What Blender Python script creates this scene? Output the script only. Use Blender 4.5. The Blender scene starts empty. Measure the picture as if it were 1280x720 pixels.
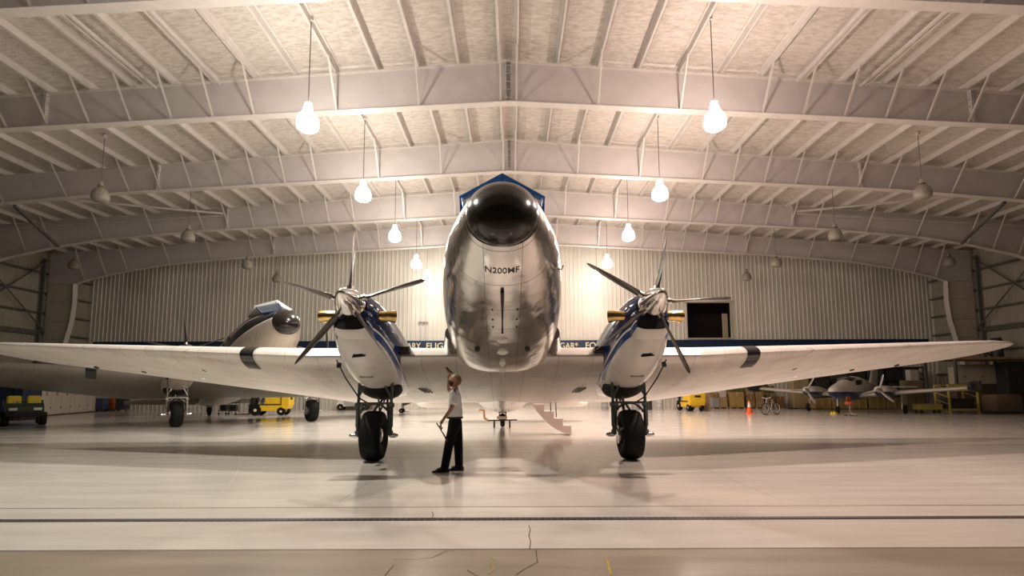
import bpy, math, random
import numpy as np
from mathutils import Vector, Matrix
random.seed(7)
PI = math.pi
rad = math.radians
C = bpy.context.scene.collection

# ------------------------------------------------------------------ helpers
def link(o, parent=None):
    C.objects.link(o)
    if parent is not None:
        o.parent = parent
    return o

def tag(o, label=None, cat=None, group=None, kind=None):
    if label: o['label'] = label
    if cat: o['category'] = cat
    if group: o['group'] = group
    if kind: o['kind'] = kind
    return o

def empty(name, loc=(0, 0, 0), rz=0.0, label=None, cat=None, group=None, kind=None):
    o = bpy.data.objects.new(name, None)
    o.location = loc
    o.rotation_euler = (0, 0, rz)
    o.empty_display_size = 0.2
    C.objects.link(o)
    if label and len(label.split()) > 15: print('LONG', label)
    return tag(o, label, cat, group, kind)

class MB:
    """collects shapes into one mesh"""
    def __init__(s):
        s.v = []; s.f = []; s.m = []; s.ac = []; s.cur = 0; s.T = None
    def add(s, vs, fs, mi=None):
        b = len(s.v)
        for p in vs:
            p = Vector(p)
            s.ac.append(tuple(p))
            s.v.append(tuple(s.T(p)) if s.T else tuple(p))
        for f in fs:
            s.f.append([b + i for i in f]); s.m.append(s.cur if mi is None else mi)
        return s
    def box(s, c, d, mi=None, rot=None, ch=0.0):
        x, y, z = d[0] / 2, d[1] / 2, d[2] / 2
        if ch <= 0:
            vs = [(-x, -y, -z), (x, -y, -z), (x, y, -z), (-x, y, -z), (-x, -y, z), (x, -y, z), (x, y, z), (-x, y, z)]
            fs = [(0, 3, 2, 1), (4, 5, 6, 7), (0, 1, 5, 4), (1, 2, 6, 5), (2, 3, 7, 6), (3, 0, 4, 7)]
        else:
            ch = min(ch, x * .9, y * .9, z * .9)
            vs = []; idx = {}
            for sx in (-1, 1):
                for sy in (-1, 1):
                    for sz in (-1, 1):
                        for ax in range(3):
                            p = [sx * x, sy * y, sz * z]
                            for k in range(3):
                                if k != ax: p[k] -= (sx, sy, sz)[k] * ch
                            idx[(sx, sy, sz, ax)] = len(vs); vs.append(tuple(p))
            fs = []
            for ax in range(3):
                for sg in (-1, 1):
                    q = []
                    o1, o2 = [k for k in range(3) if k != ax]
                    for a, b2 in ((-1, -1), (1, -1), (1, 1), (-1, 1)):
                        k = [0, 0, 0]; k[ax] = sg; k[o1] = a; k[o2] = b2
                        q.append(idx[(k[0], k[1], k[2], ax)])
                    fs.append(q)
            for ax in range(3):
                o1, o2 = [k for k in range(3) if k != ax]
                for a in (-1, 1):
                    for b2 in (-1, 1):
                        k1 = [0, 0, 0]; k1[o1] = a; k1[o2] = b2
                        k1[ax] = -1; k2 = list(k1); k2[ax] = 1
                        fs.append([idx[(*k1, o1)], idx[(*k2, o1)], idx[(*k2, o2)], idx[(*k1, o2)]])
            for sx in (-1, 1):
                for sy in (-1, 1):
                    for sz in (-1, 1):
                        fs.append([idx[(sx, sy, sz, 0)], idx[(sx, sy, sz, 1)], idx[(sx, sy, sz, 2)]])
        R = rot if rot is not None else Matrix.Identity(3)
        s.add([R @ Vector(p) + Vector(c) for p in vs], fs, mi)
        return s
    def bar(s, p, q, w, h=None, mi=None, up=(0, 0, 1)):
        p = Vector(p); q = Vector(q); h = w if h is None else h
        d = (q - p); L = d.length; d.normalize()
        u = Vector(up)
        if abs(d.dot(u)) > .98: u = Vector((0, 1, 0)) if abs(d.y) < .9 else Vector((1, 0, 0))
        sd = d.cross(u).normalized(); u = sd.cross(d)
        vs = []
        for e in (p, q):
            for a, b in ((-1, -1), (1, -1), (1, 1), (-1, 1)):
                vs.append(e + sd * a * w / 2 + u * b * h / 2)
        s.add(vs, [(0, 1, 2, 3), (7, 6, 5, 4), (0, 4, 5, 1), (1, 5, 6, 2), (2, 6, 7, 3), (3, 7, 4, 0)], mi)
        return s
    def tube(s, pts, r, n=10, mi=None, caps=True):
        pts = [Vector(p) for p in pts]
        rs = r if isinstance(r, (list, tuple)) else [r] * len(pts)
        rings = []; prev = None
        for i, p in enumerate(pts):
            if i == 0: d = pts[1] - pts[0]
            elif i == len(pts) - 1: d = pts[-1] - pts[-2]
            else: d = (pts[i + 1] - p).normalized() + (p - pts[i - 1]).normalized()
            d.normalize()
            if prev is None:
                u = Vector((0, 0, 1))
                if abs(d.z) > .9: u = Vector((1, 0, 0))
                a = d.cross(u).normalized()
            else:
                a = (prev - d * prev.dot(d)).normalized()
            prev = a; b = d.cross(a)
            rings.append([p + (a * math.cos(2 * PI * k / n) + b * math.sin(2 * PI * k / n)) * rs[i] for k in range(n)])
        return s.loft(rings, caps=caps, mi=mi)
    def loft(s, rings, caps=True, closed=True, mi=None):
        n = len(rings[0]); vs = [p for r in rings for p in r]; fs = []
        for i in range(len(rings) - 1):
            for k in range(n if closed else n - 1):
                k2 = (k + 1) % n
                fs.append((i * n + k, i * n + k2, (i + 1) * n + k2, (i + 1) * n + k))
        if caps:
            fs.append(tuple(range(n - 1, -1, -1)))
            fs.append(tuple((len(rings) - 1) * n + k for k in range(n)))
        return s.add(vs, fs, mi)
    def lathe(s, prof, c=(0, 0, 0), axis='z', n=24, mi=None, caps=True, sx=1, sy=1):
        rings = []
        for r, h in prof:
            ring = []
            for k in range(n):
                a = 2 * PI * k / n; x = r * math.cos(a) * sx; y = r * math.sin(a) * sy
                if axis == 'z': p = (x, y, h)
                elif axis == 'y': p = (x, h, y)
                else: p = (h, x, y)
                ring.append(Vector(p) + Vector(c))
            rings.append(ring)
        return s.loft(rings, caps=caps, mi=mi)
    def prism(s, poly, y0, y1, axis='y', mi=None):
        """poly in the plane across axis: axis y -> (x,z); axis x -> (y,z); axis z -> (x,y)"""
        def P(a, b, t):
            return (a, t, b) if axis == 'y' else ((t, a, b) if axis == 'x' else (a, b, t))
        n = len(poly)
        vs = [P(a, b, y0) for a, b in poly] + [P(a, b, y1) for a, b in poly]
        fs = [tuple(range(n)), tuple(range(2 * n - 1, n - 1, -1))]
        for k in range(n):
            k2 = (k + 1) % n
            fs.append((k, n + k, n + k2, k2))
        return s.add(vs, fs, mi)
    def build(s, name, mats, parent=None, smooth=None, attr=False, loc=None, rz=None, fix=True):
        me = bpy.data.meshes.new(name)
        me.from_pydata(s.v, [], s.f); me.update()
        mats = mats if isinstance(mats, (list, tuple)) else [mats]
        for m in mats: me.materials.append(m)
        if len(mats) > 1:
            me.polygons.foreach_set('material_index', s.m)
        if attr:
            a = me.attributes.new('ac', 'FLOAT_VECTOR', 'POINT')
            a.data.foreach_set('vector', [c for p in s.ac for c in p])
        if fix:
            import bmesh
            bm = bmesh.new(); bm.from_mesh(me)
            bmesh.ops.recalc_face_normals(bm, faces=bm.faces)
            bm.to_mesh(me); bm.free()
        if smooth is not None:
            me.polygons.foreach_set('use_smooth', [True] * len(me.polygons))
            me.set_sharp_from_angle(angle=rad(smooth))
        o = bpy.data.objects.new(name, me)
        if loc is not None: o.location = loc
        if rz is not None: o.rotation_euler = (0, 0, rz)
        return link(o, parent)

def copy_tree(o, parent=None):
    c = o.copy(); C.objects.link(c); c.parent = parent
    for ch in list(o.children): copy_tree(ch, c)
    return c

# ------------------------------------------------------------------ materials
_M = {}
def N(nt, t, **kw):
    n = nt.nodes.new(t)
    for k, v in kw.items(): setattr(n, k, v)
    return n

def pmat(name, col, rough=.5, metal=0.0, noise=0.0, nscale=4.0, bump=0.0, bscale=30.0, emit=None, estr=0, coat=0.0, stretch=(1, 1, 1), spec=.5):
    if name in _M: return _M[name]
    m = bpy.data.materials.new(name); m.use_nodes = True
    nt = m.node_tree; b = nt.nodes['Principled BSDF']
    b.inputs['Base Color'].default_value = (*col, 1)
    b.inputs['Roughness'].default_value = rough
    b.inputs['Metallic'].default_value = metal
    b.inputs['Coat Weight'].default_value = coat
    b.inputs['Coat Roughness'].default_value = .05
    b.inputs['Specular IOR Level'].default_value = spec
    tc = N(nt, 'ShaderNodeTexCoord'); mp = N(nt, 'ShaderNodeMapping')
    mp.inputs['Scale'].default_value = stretch
    nt.links.new(tc.outputs['Object'], mp.inputs['Vector'])
    if noise > 0:
        nz = N(nt, 'ShaderNodeTexNoise'); nz.inputs['Scale'].default_value = nscale; nz.inputs['Detail'].default_value = 6
        nt.links.new(mp.outputs[0], nz.inputs['Vector'])
        cr = N(nt, 'ShaderNodeValToRGB')
        cr.color_ramp.elements[0].position = .3; cr.color_ramp.elements[1].position = .7
        lo = [c * (1 - noise) for c in col]; hi = [min(1, c * (1 + noise)) for c in col]
        cr.color_ramp.elements[0].color = (*lo, 1); cr.color_ramp.elements[1].color = (*hi, 1)
        nt.links.new(nz.outputs['Fac'], cr.inputs[0]); nt.links.new(cr.outputs[0], b.inputs['Base Color'])
    if bump > 0:
        nz2 = N(nt, 'ShaderNodeTexNoise'); nz2.inputs['Scale'].default_value = bscale; nz2.inputs['Detail'].default_value = 4
        nt.links.new(mp.outputs[0], nz2.inputs['Vector'])
        bp = N(nt, 'ShaderNodeBump'); bp.inputs['Strength'].default_value = bump; bp.inputs['Distance'].default_value = .02
        nt.links.new(nz2.outputs['Fac'], bp.inputs['Height']); nt.links.new(bp.outputs[0], b.inputs['Normal'])
    if emit:
        b.inputs['Emission Color'].default_value = (*emit, 1); b.inputs['Emission Strength'].default_value = estr
    _M[name] = m
    return m

def math_node(nt, op, a, b=None):
    n = N(nt, 'ShaderNodeMath', operation=op)
    for i, v in enumerate((a, b)):
        if v is None: continue
        if isinstance(v, (int, float)): n.inputs[i].default_value = v
        else: nt.links.new(v, n.inputs[i])
    return n.outputs[0]

def lines_mask(nt, sock, spacing, width, offset=0.0):
    """1 on thin lines repeated every spacing along a scalar"""
    a = math_node(nt, 'ADD', sock, offset + 1000 * spacing)
    m = math_node(nt, 'MODULO', a, spacing)
    return math_node(nt, 'LESS_THAN', m, width)

def skin_mat(name, col, rough, metal, linecol=.35, dent=.12, ly=.62, lx=.55, paint=None, blotch=.12):
    """aircraft skin: metal or paint with panel joints laid out in aircraft coordinates, slight dents, optional paint scheme"""
    if name in _M: return _M[name]
    m = bpy.data.materials.new(name); m.use_nodes = True
    nt = m.node_tree; b = nt.nodes['Principled BSDF']
    at = N(nt, 'ShaderNodeAttribute'); at.attribute_name = 'ac'
    sp = N(nt, 'ShaderNodeSeparateXYZ'); nt.links.new(at.outputs['Vector'], sp.inputs[0])
    X, Y, Z = sp.outputs
    l1 = lines_mask(nt, Y, ly, .010); l2 = lines_mask(nt, X, lx, .008, .27)
    ln = math_node(nt, 'MAXIMUM', l1, l2)
    nz = N(nt, 'ShaderNodeTexNoise'); nz.inputs['Scale'].default_value = 1.7; nz.inputs['Detail'].default_value = 7
    nt.links.new(at.outputs['Vector'], nz.inputs['Vector'])
    cr = N(nt, 'ShaderNodeValToRGB')
    cr.color_ramp.elements[0].position = .32; cr.color_ramp.elements[1].position = .68
    cr.color_ramp.elements[0].color = (*[c * (1 - blotch) for c in col], 1)
    cr.color_ramp.elements[1].color = (*[min(1, c * (1 + blotch * .5)) for c in col], 1)
    nt.links.new(nz.outputs['Fac'], cr.inputs[0])
    cur = cr.outputs[0]
    mx = N(nt, 'ShaderNodeMix', data_type='RGBA')
    lf = math_node(nt, 'MULTIPLY', ln, 1 - linecol)
    nt.links.new(lf, mx.inputs[0]); nt.links.new(cur, mx.inputs[6]); mx.inputs[7].default_value = (.05, .045, .04, 1)
    cur = mx.outputs[2]
    if paint:
        met, rg = metal, rough
        met_s = None; rg_s = None
        for (fn, pc, pm, pr) in paint:
            mask = fn(nt, X, Y, Z)
            mx = N(nt, 'ShaderNodeMix', data_type='RGBA')
            nt.links.new(mask, mx.inputs[0]); nt.links.new(cur, mx.inputs[6]); mx.inputs[7].default_value = (*pc, 1)
            cur = mx.outputs[2]
            for which, val in (('m', pm), ('r', pr)):
                mf = N(nt, 'ShaderNodeMix', data_type='FLOAT')
                nt.links.new(mask, mf.inputs[0]); mf.inputs[3].default_value = val
                src = met_s if which == 'm' else rg_s
                if src is None: mf.inputs[2].default_value = met if which == 'm' else rg
                else: nt.links.new(src, mf.inputs[2])
                if which == 'm': met_s = mf.outputs[0]
                else: rg_s = mf.outputs[0]
        nt.links.new(met_s, b.inputs['Metallic']); nt.links.new(rg_s, b.inputs['Roughness'])
    else:
        b.inputs['Metallic'].default_value = metal; b.inputs['Roughness'].default_value = rough
    nt.links.new(cur, b.inputs['Base Color'])
    n2 = N(nt, 'ShaderNodeTexNoise'); n2.inputs['Scale'].default_value = 3.2; n2.inputs['Detail'].default_value = 2
    nt.links.new(at.outputs['Vector'], n2.inputs['Vector'])
    bp = N(nt, 'ShaderNodeBump'); bp.inputs['Strength'].default_value = dent; bp.inputs['Distance'].default_value = .12
    hs = math_node(nt, 'SUBTRACT', n2.outputs['Fac'], math_node(nt, 'MULTIPLY', ln, .03))
    nt.links.new(hs, bp.inputs['Height']); nt.links.new(bp.outputs[0], b.inputs['Normal'])
    _M[name] = m
    return m

steel = pmat('painted_steel', (.54, .49, .47), .45, noise=.06, nscale=1.5)
steel_light = pmat('painted_steel_flange', (.60, .55, .505), .45, noise=.05)
dark_steel = pmat('dark_girt_steel', (.10, .095, .085), .5, noise=.2)
rubber = pmat('tire_rubber', (.006, .006, .006), .7, bump=.2, bscale=60, spec=.25)
black = pmat('black_plastic', (.015, .015, .016), .35)
gear_metal = pmat('gear_grey_metal', (.13, .15, .15), .35, .6, noise=.25, nscale=20)
alu = pmat('bare_aluminium', (.75, .73, .70), .22, 1.0, noise=.1, nscale=8)
chrome = pmat('polished_spinner', (.86, .83, .80), .08, 1.0)
brass = pmat('heat_tinted_brass', (.80, .55, .22), .16, 1.0, noise=.25, nscale=14)
yellow = pmat('industrial_yellow', (.85, .55, .03), .35, noise=.06)
white_paint = pmat('white_gloss_paint', (.80, .77, .72), .22, coat=.5, noise=.04)
navy = pmat('navy_gloss_paint', (.012, .028, .10), .12, coat=.8)
blue = pmat('bright_blue_paint', (.01, .13, .42), .2, coat=.5)
glass_dark = pmat('dark_tinted_glass', (.012, .014, .018), .04, coat=.6)
cardboard = pmat('cardboard', (.40, .27, .13), .8, noise=.2, nscale=2)
wood = pmat('pallet_wood', (.45, .32, .17), .75, noise=.25, nscale=6, stretch=(1, 8, 8))
dark_stuff = pmat('dark_grey_metal', (.035, .033, .032), .5, noise=.3)

# ------------------------------------------------------------------ camera
H = 1.53
F = 640.0
PITCH = 5.5
PY = 425.4
cam = bpy.data.cameras.new('camera'); camo = bpy.data.objects.new('camera', cam); link(camo)
cam.sensor_width = 36; cam.sensor_fit = 'HORIZONTAL'; cam.lens = 36 * F / 1280
cam.shift_x = 0; cam.shift_y = (PY - 360) / 1280
cam.clip_start = .05; cam.clip_end = 500
camo.matrix_world = Matrix.Translation((0, 0, H)) @ Matrix.Rotation(rad(90 + PITCH), 4, 'X') @ Matrix.Rotation(rad(-.2), 4, 'Z')
bpy.context.scene.camera = camo

def at(px, py, z=0.0):
    """ground point (or point at height z) seen at a pixel of the 1280x720 frame"""
    d = camo.matrix_world.to_3x3() @ Vector(((px - 640) / F, -(py - PY) / F, -1))
    t = (z - H) / d.z
    p = Vector((0, 0, H)) + d * t
    return p
def atY(px, py, Y):
    d = camo.matrix_world.to_3x3() @ Vector(((px - 640) / F, -(py - PY) / F, -1))
    return Vector((0, 0, H)) + d * (Y / d.y)

# ------------------------------------------------------------------ hall
HX = -.1            # hall centre line
W = 34.0            # half width
YB = 40.8           # rear wall
Y0 = -1.5           # where the roof begins, behind the camera
FR = [-.1 + 6.1 * k for k in range(2, 3)]
BAY = 6.12
FRAMES = [18.3 - BAY * 2, 12.7, 18.3, 18.3 + BAY, 18.3 + 2 * BAY, 18.3 + 3 * BAY]

def ztop(r):
    return 13.85 - .07 * abs(r)
_zb = [(0, 12.25), (8, 11.82), (19, 11.25), (25, 10.72), (28, 10.22), (30.6, 9.62), (31.7, 9.25)]
def zbot(r):
    r = abs(r)
    return float(np.interp(r, [a for a, b in _zb], [b for a, b in _zb]))

# roof deck
def make_deck():
    m = bpy.data.materials.new('roof_insulation'); m.use_nodes = True
    nt = m.node_tree; b = nt.nodes['Principled BSDF']; b.inputs['Roughness'].default_value = .75
    tc = N(nt, 'ShaderNodeTexCoord'); mp = N(nt, 'ShaderNodeMapping'); mp.inputs['Scale'].default_value = (.9, 2.4, 1)
    nt.links.new(tc.outputs['Object'], mp.inputs[0])
    nz = N(nt, 'ShaderNodeTexNoise'); nz.inputs['Scale'].default_value = 3.4; nz.inputs['Detail'].default_value = 9; nz.inputs['Roughness'].default_value = .75
    nt.links.new(mp.outputs[0], nz.inputs['Vector'])
    cr = N(nt, 'ShaderNodeValToRGB'); cr.color_ramp.elements[0].position = .28; cr.color_ramp.elements[1].position = .58
    cr.color_ramp.elements[0].color = (.36, .30, .25, 1); cr.color_ramp.elements[1].color = (.62, .57, .51, 1)
    nt.links.new(nz.outputs['Fac'], cr.inputs[0]); nt.links.new(cr.outputs[0], b.inputs['Base Color'])
    bp = N(nt, 'ShaderNodeBump'); bp.inputs['Strength'].default_value = .6; bp.inputs['Distance'].default_value = .03
    nt.links.new(nz.outputs['Fac'], bp.inputs['Height']); nt.links.new(bp.outputs[0], b.inputs['Normal'])
    mb = MB()
    z = .26
    poly = [(HX - W, ztop(W) + z), (HX, ztop(0) + z), (HX + W, ztop(W) + z), (HX + W, ztop(W) + z + .2), (HX, ztop(0) + z + .2), (HX - W, ztop(W) + z + .2)]
    mb.prism(poly, Y0, YB + .3)
    o = mb.build('ceiling', m); tag(o, kind='structure')
make_deck()

# purlins
PUR = [.3 + 1.53 * k for k in range(22)]
for sgn in (-1, 1):
    for r in PUR:
        mb = MB(); w = .09; t = .012; zt = ztop(r) + .25
        x = HX + sgn * r; sl = -.07 * sgn
        zb = zt - .25
        mb.prism([(x - t / 2, zb), (x + t / 2, zb), (x + t / 2, zt), (x - t / 2, zt)], Y0, YB)
        mb.prism([(x, zb), (x + w * sgn, zb), (x + w * sgn, zb + t), (x, zb + t)], Y0, YB)
        mb.prism([(x + w * sgn - t, zb), (x + w * sgn, zb), (x + w * sgn, zb + .03), (x + w * sgn - t, zb + .03)], Y0, YB)
        mb.prism([(x, zt - t), (x - w * sgn, zt - t), (x - w * sgn, zt - .002), (x, zt - .002)], Y0, YB)
        o = mb.build('ceiling_purlin_beam', steel_light)
        tag(o, 'long pale steel purlin running from front to back under the roof insulation', group='roof purlins', kind='structure')

ORD = ['first', 'second', 'third', 'fourth', 'fifth', 'sixth']
def make_frame(Y, idx):
    root = empty('roof_beam', (0, 0, 0), 0, 'pale tapered steel roof frame with slanted flange braces, ' + ORD[idx] + ' frame from the hangar mouth', 'roof beam', 'rigid roof frames', 'structure')
    rs = [-33.6, -31.7, -30.6, -28, -25, -19, -8, 0, 8, 19, 25, 28, 30.6, 31.7, 33.6]
    mb = MB()
    # web as strips
    top = [(HX + r, ztop(r)) for r in rs]
    bot = [(HX + r, zbot(r)) for r in rs]
    for i in range(len(rs) - 1):
        mb.prism([bot[i], bot[i + 1], top[i + 1], top[i]], Y - .008, Y + .008)
    w = mb.build('beam_web', steel, root)
    mb = MB()
    for i in range(1, len(rs) - 2):
        (x0, z0), (x1, z1) = bot[i], bot[i + 1]
        mb.prism([(x0, z0 - .02), (x1, z1 - .02), (x1, z1 + .01), (x0, z0 + .01)], Y - .17, Y + .17)
    mb.build('bottom_flange', steel_light, root)
    mb = MB()
    for i in range(len(rs) - 1):
        (x0, z0), (x1, z1) = top[i], top[i + 1]
        mb.prism([(x0, z0 - .02), (x1, z1 - .02), (x1, z1), (x0, z0)], Y - .15, Y + .15)
    mb.build('top_flange', steel_light, root)
    # splice plates
    for r in (0, -17.3, 17.3):
        mb = MB()
        for e in ((-.03, .03) if r else (-.10, .10)):
            x = HX + r + e
            mb.box((x, Y, (ztop(r) + zbot(r)) / 2), (.022, .32, ztop(r) - zbot(r)))
        for k in range(5):
            z = zbot(r) + (k + .5) / 5 * (ztop(r) - zbot(r))
            mb.tube([(HX + r - .13, Y - .1, z), (HX + r + .13, Y - .1, z)], .018, 6)
        mb.build('splice_plate', steel_light, root)
    # flange braces
    for sgn in (-1, 1):
        for k, r in enumerate(PUR):
            if r > 31.4: continue
            if (r < 9.5 or 20 < r < 27) and k % 2 == 1: continue
            x = HX + sgn * r
            mb = MB()
            p = Vector((x, Y - 1.12, ztop(r) + .03)); q = Vector((x, Y - .10, zbot(r) + .02))
            mb.bar(p, q, .065, .012); mb.bar(p + Vector((-.03, 0, .02)), q + Vector((-.03, 0, .02)), .010, .065)
            mb.build('flange_brace', steel_light, root)
    # columns
    for sgn in (-1, 1):
        col = MB()
        inn = [(31.65, 9.25), (31.6, 7.9), (31.7, 6.5), (32.15, 4.5), (32.6, 2.2), (32.9, 0)]
        for i in range(len(inn) - 1):
            a, b = inn[i], inn[i + 1]
            col.prism([(HX + sgn * a[0], a[1]), (HX + sgn * b[0], b[1]), (HX + sgn * 33.6, b[1]), (HX + sgn * 33.6, a[1])], Y - .01, Y + .01)
        for z in (9.25, 8.0, 6.5, 5.2):
            xi = float(np.interp(z, [a[1] for a in inn[::-1]], [a[0] for a in inn[::-1]]))
            col.box((HX + sgn * (xi + 33.6) / 2, Y, z), (33.6 - xi, .2, .02))
        cw = col.build('column_web', pmat('column_paint', (.50, .44, .37), .5, noise=.06), root)
        fl = MB()
        for i in range(len(inn) - 1):
            a, b = inn[i], inn[i + 1]
            fl.prism([(HX + sgn * a[0], a[1]), (HX + sgn * b[0], b[1]), (HX + sgn * (b[0] - .03), b[1]), (HX + sgn * (a[0] - .03), a[1])], Y - .2, Y + .2)
        fl.build('column_flange', steel_light, root)
    return root
for i, Y in enumerate(FRAMES):
    make_frame(Y, i)

for s, side in ((-1, 'left'), (1, 'right')):
    for r, nm in ((10.9, 'inner'), (13.3, 'outer')):
        z = ztop(r) - .02; x = HX + s * r
        mb = MB(); mb.box((x, FRAMES[1] + BAY / 2, z), (.09, BAY - .3, .10)); mb.box((x + s * .17, FRAMES[1] + BAY / 2, z), (.05, BAY - .3, .10))
        o = mb.build('ceiling_rail_beam', steel_light); tag(o, '%s one of the paired pale rails under the roof on the %s, in the nearest bay' % (nm, side), kind='structure')
# roof rod bracing in the outer bays
def rod(name, p, q, r, m, label, group=None):
    o = MB().tube([p, q], r, 8).build(name, m)
    return tag(o, label, 'brace', group)
for s, side in ((-1, 'left'), (1, 'right')):
    Ya, Yb = FRAMES[3], FRAMES[4]
    r1, r2 = 17.5, 28.0
    o = MB().bar((HX + s * r1, Yb - .2, ztop(r1) - .35), (HX + s * r2, Ya + .3, ztop(r2) - .3), .10).build('roof_strut', steel_light)
    tag(o, 'long diagonal roof strut spanning the bay by the %s wall, rising inward' % side, 'strut')
    o = MB().bar((HX + s * r1, Yb - .25, ztop(r1) - .5), (HX + s * 33, Yb - .25, ztop(33) - .35), .08).build('roof_strut', steel_light)
    tag(o, 'thin roof strut lying along the fifth frame near the %s wall' % side, 'strut')
    o = MB().bar((HX + s * 24.6, Ya + .25, zbot(24.6) - .05), (HX + s * 26.2, Yb - 1.5, 9.9), .14).build('roof_strut', dark_steel)
    tag(o, 'short dark strut hanging slantwise under the fourth frame on the %s' % side, 'strut')

# walls
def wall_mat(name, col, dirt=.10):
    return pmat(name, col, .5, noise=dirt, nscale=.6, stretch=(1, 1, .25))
def ribbed(name, horiz, a0, a1, fixed, z0, z1fn, sp, depth, m, hole=None, inward=-1, rib=.085):
    """vertical-ribbed sheet; horiz 'x' runs along X at Y=fixed, 'y' runs along Y at X=fixed"""
    mb = MB()
    n = int((a1 - a0) / sp)
    prof = []
    for k in range(n + 1):
        a = a0 + k * sp
        prof += [(a, 0), (a + sp - rib - .03, 0), (a + sp - rib, depth), (a + sp - .03, depth)]
    prof = [(min(a, a1), d) for a, d in prof]
    def seg(pr, za, zbf):
        vs = []; fs = []
        for a, d in pr:
            zb = zbf(a)
            for z in (za, zb):
                vs.append((a, fixed + inward * d, z) if horiz == 'x' else (fixed + inward * d, a, z))
        for i in range(len(pr) - 1):
            fs.append((2 * i, 2 * i + 2, 2 * i + 3, 2 * i + 1))
        mb.add(vs, fs)
    if hole is None:
        seg(prof, z0, z1fn)
    else:
        hx0, hx1, hz0, hz1 = hole
        L = [p for p in prof if p[0] <= hx0] + [(hx0, 0)]
        R = [(hx1, 0)] + [p for p in prof if p[0] >= hx1]
        M_ = [(hx0, 0)] + [p for p in prof if hx0 < p[0] < hx1] + [(hx1, 0)]
        seg(L, z0, z1fn); seg(R, z0, z1fn)
        seg(M_, z0, lambda a: hz0); seg(M_, hz1, z1fn)
    o = mb.build(name, m, fix=False)
    return tag(o, kind='structure')

h0 = atY(859.5, 422.5, YB); h1 = atY(912, 378.5, YB)
HOLE = (h0.x, h1.x, h0.z, h1.z)
ribbed('wall_rear', 'x', HX - W, HX + W, YB, 0, lambda x: ztop(x - HX) + .3, .335, .045, wall_mat('rear_wall_sheet', (.66, .62, .54)), HOLE, rib=.09)
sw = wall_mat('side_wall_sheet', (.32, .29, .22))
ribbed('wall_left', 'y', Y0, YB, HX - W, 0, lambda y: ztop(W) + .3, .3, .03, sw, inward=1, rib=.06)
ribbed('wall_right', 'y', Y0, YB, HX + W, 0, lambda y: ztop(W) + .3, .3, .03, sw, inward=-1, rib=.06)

# window opening with its dark room
win = empty('window_1', (0, 0, 0)); tag(win, kind='structure')
mb = MB(); x0, x1, z0, z1 = HOLE
mb.box(((x0 + x1) / 2, YB - .05, z1 + .1), (x1 - x0 + .5, .2, .14)); mb.box(((x0 + x1) / 2, YB - .03, z0 - .04), (x1 - x0 + .2, .14, .08))
mb.box((x0 - .04, YB - .03, (z0 + z1) / 2), (.08, .14, z1 - z0)); mb.box((x1 + .04, YB - .03, (z0 + z1) / 2), (.08, .14, z1 - z0))
mb.build('window_frame', pmat('frame_beige', (.5, .45, .36), .5), win)
mb = MB()
for a, b2 in (((x0 - .5, YB + .02, z0 - .3), (x0 - .5, YB + 4, z1 + .3)),):
    pass
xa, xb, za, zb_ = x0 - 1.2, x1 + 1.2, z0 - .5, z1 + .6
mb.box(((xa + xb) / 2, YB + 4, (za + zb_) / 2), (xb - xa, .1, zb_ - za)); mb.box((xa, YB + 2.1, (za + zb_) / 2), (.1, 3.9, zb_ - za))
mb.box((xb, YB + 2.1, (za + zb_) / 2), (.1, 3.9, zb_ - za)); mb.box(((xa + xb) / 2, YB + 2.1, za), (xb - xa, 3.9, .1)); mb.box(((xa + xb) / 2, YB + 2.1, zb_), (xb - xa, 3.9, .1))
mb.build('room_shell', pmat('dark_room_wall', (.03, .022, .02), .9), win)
mb = MB(); mb.box((x1 - .32, YB + .3, z0 + 1.0), (.42, .12, 2.0), ch=.02); mb.box((x1 - .32, YB + .22, z0 + .95), (.30, .03, .5))
mb.build('door_leaf', pmat('door_cream', (.35, .28, .2), .6), win)

# name band along the rear wall
bz1 = atY(1000, 424.5, YB).z; bz0 = bz1 - .78
mb = MB(); mb.box((HX, YB - .12, (bz0 + bz1) / 2), (2 * W - 1.4, .08, bz1 - bz0))
band = mb.build('sign_band', pmat('band_navy', (.010, .028, .07), .4))
tag(band, 'long navy blue lettered band running across the ribbed rear wall', 'sign')
def text_mesh(txt, size, extr=.0, bold=0.0):
    cu = bpy.data.curves.new('t', 'FONT'); cu.body = txt; cu.size = size; cu.extrude = extr; cu.offset = bold
    cu.align_x = 'LEFT'
    o = bpy.data.objects.new('t', cu); C.objects.link(o)
    bpy.context.view_layer.update()
    me = bpy.data.meshes.new_from_object(o.evaluated_get(bpy.context.evaluated_depsgraph_get()))
    bpy.data.objects.remove(o)
    return me
def put_text(txt, pxa, pxb, pyc, Y, m, parent, name, zc=None, h=.5):
    a = atY(pxa, pyc, Y); b = atY(pxb, pyc, Y)
    me = text_mesh(txt, 1, .01, .012)
    xs = [v.co.x for v in me.vertices]; ys = [v.co.y for v in me.vertices]
    w = max(xs) - min(xs); hh = max(ys) - min(ys)
    sx = (b.x - a.x) / w; sz = h / hh
    for v in me.vertices:
        x, y, z = v.co
        v.co = (a.x + (x - min(xs)) * sx, Y - z, (zc if zc is not None else a.z) - h / 2 + (y - min(ys)) * sz)
    me.materials.append(m)
    return link(bpy.data.objects.new(name, me), parent)
letter = pmat('band_letter_cream', (.75, .68, .45), .5)
bc = bz0 + .36
put_text('ARY', 508.5, 526, 430, YB - .17, letter, band, 'lettering', bc, .5)
put_text('FLIGH', 533, 562, 430, YB - .17, letter, band, 'lettering', bc, .5)
put_text('GAR*', 700, 722.5, 430, YB - .17, letter, band, 'lettering', bc, .5)
put_text('FOR', 732, 752, 430, YB - .17, letter, band, 'lettering', bc, .5)

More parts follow.
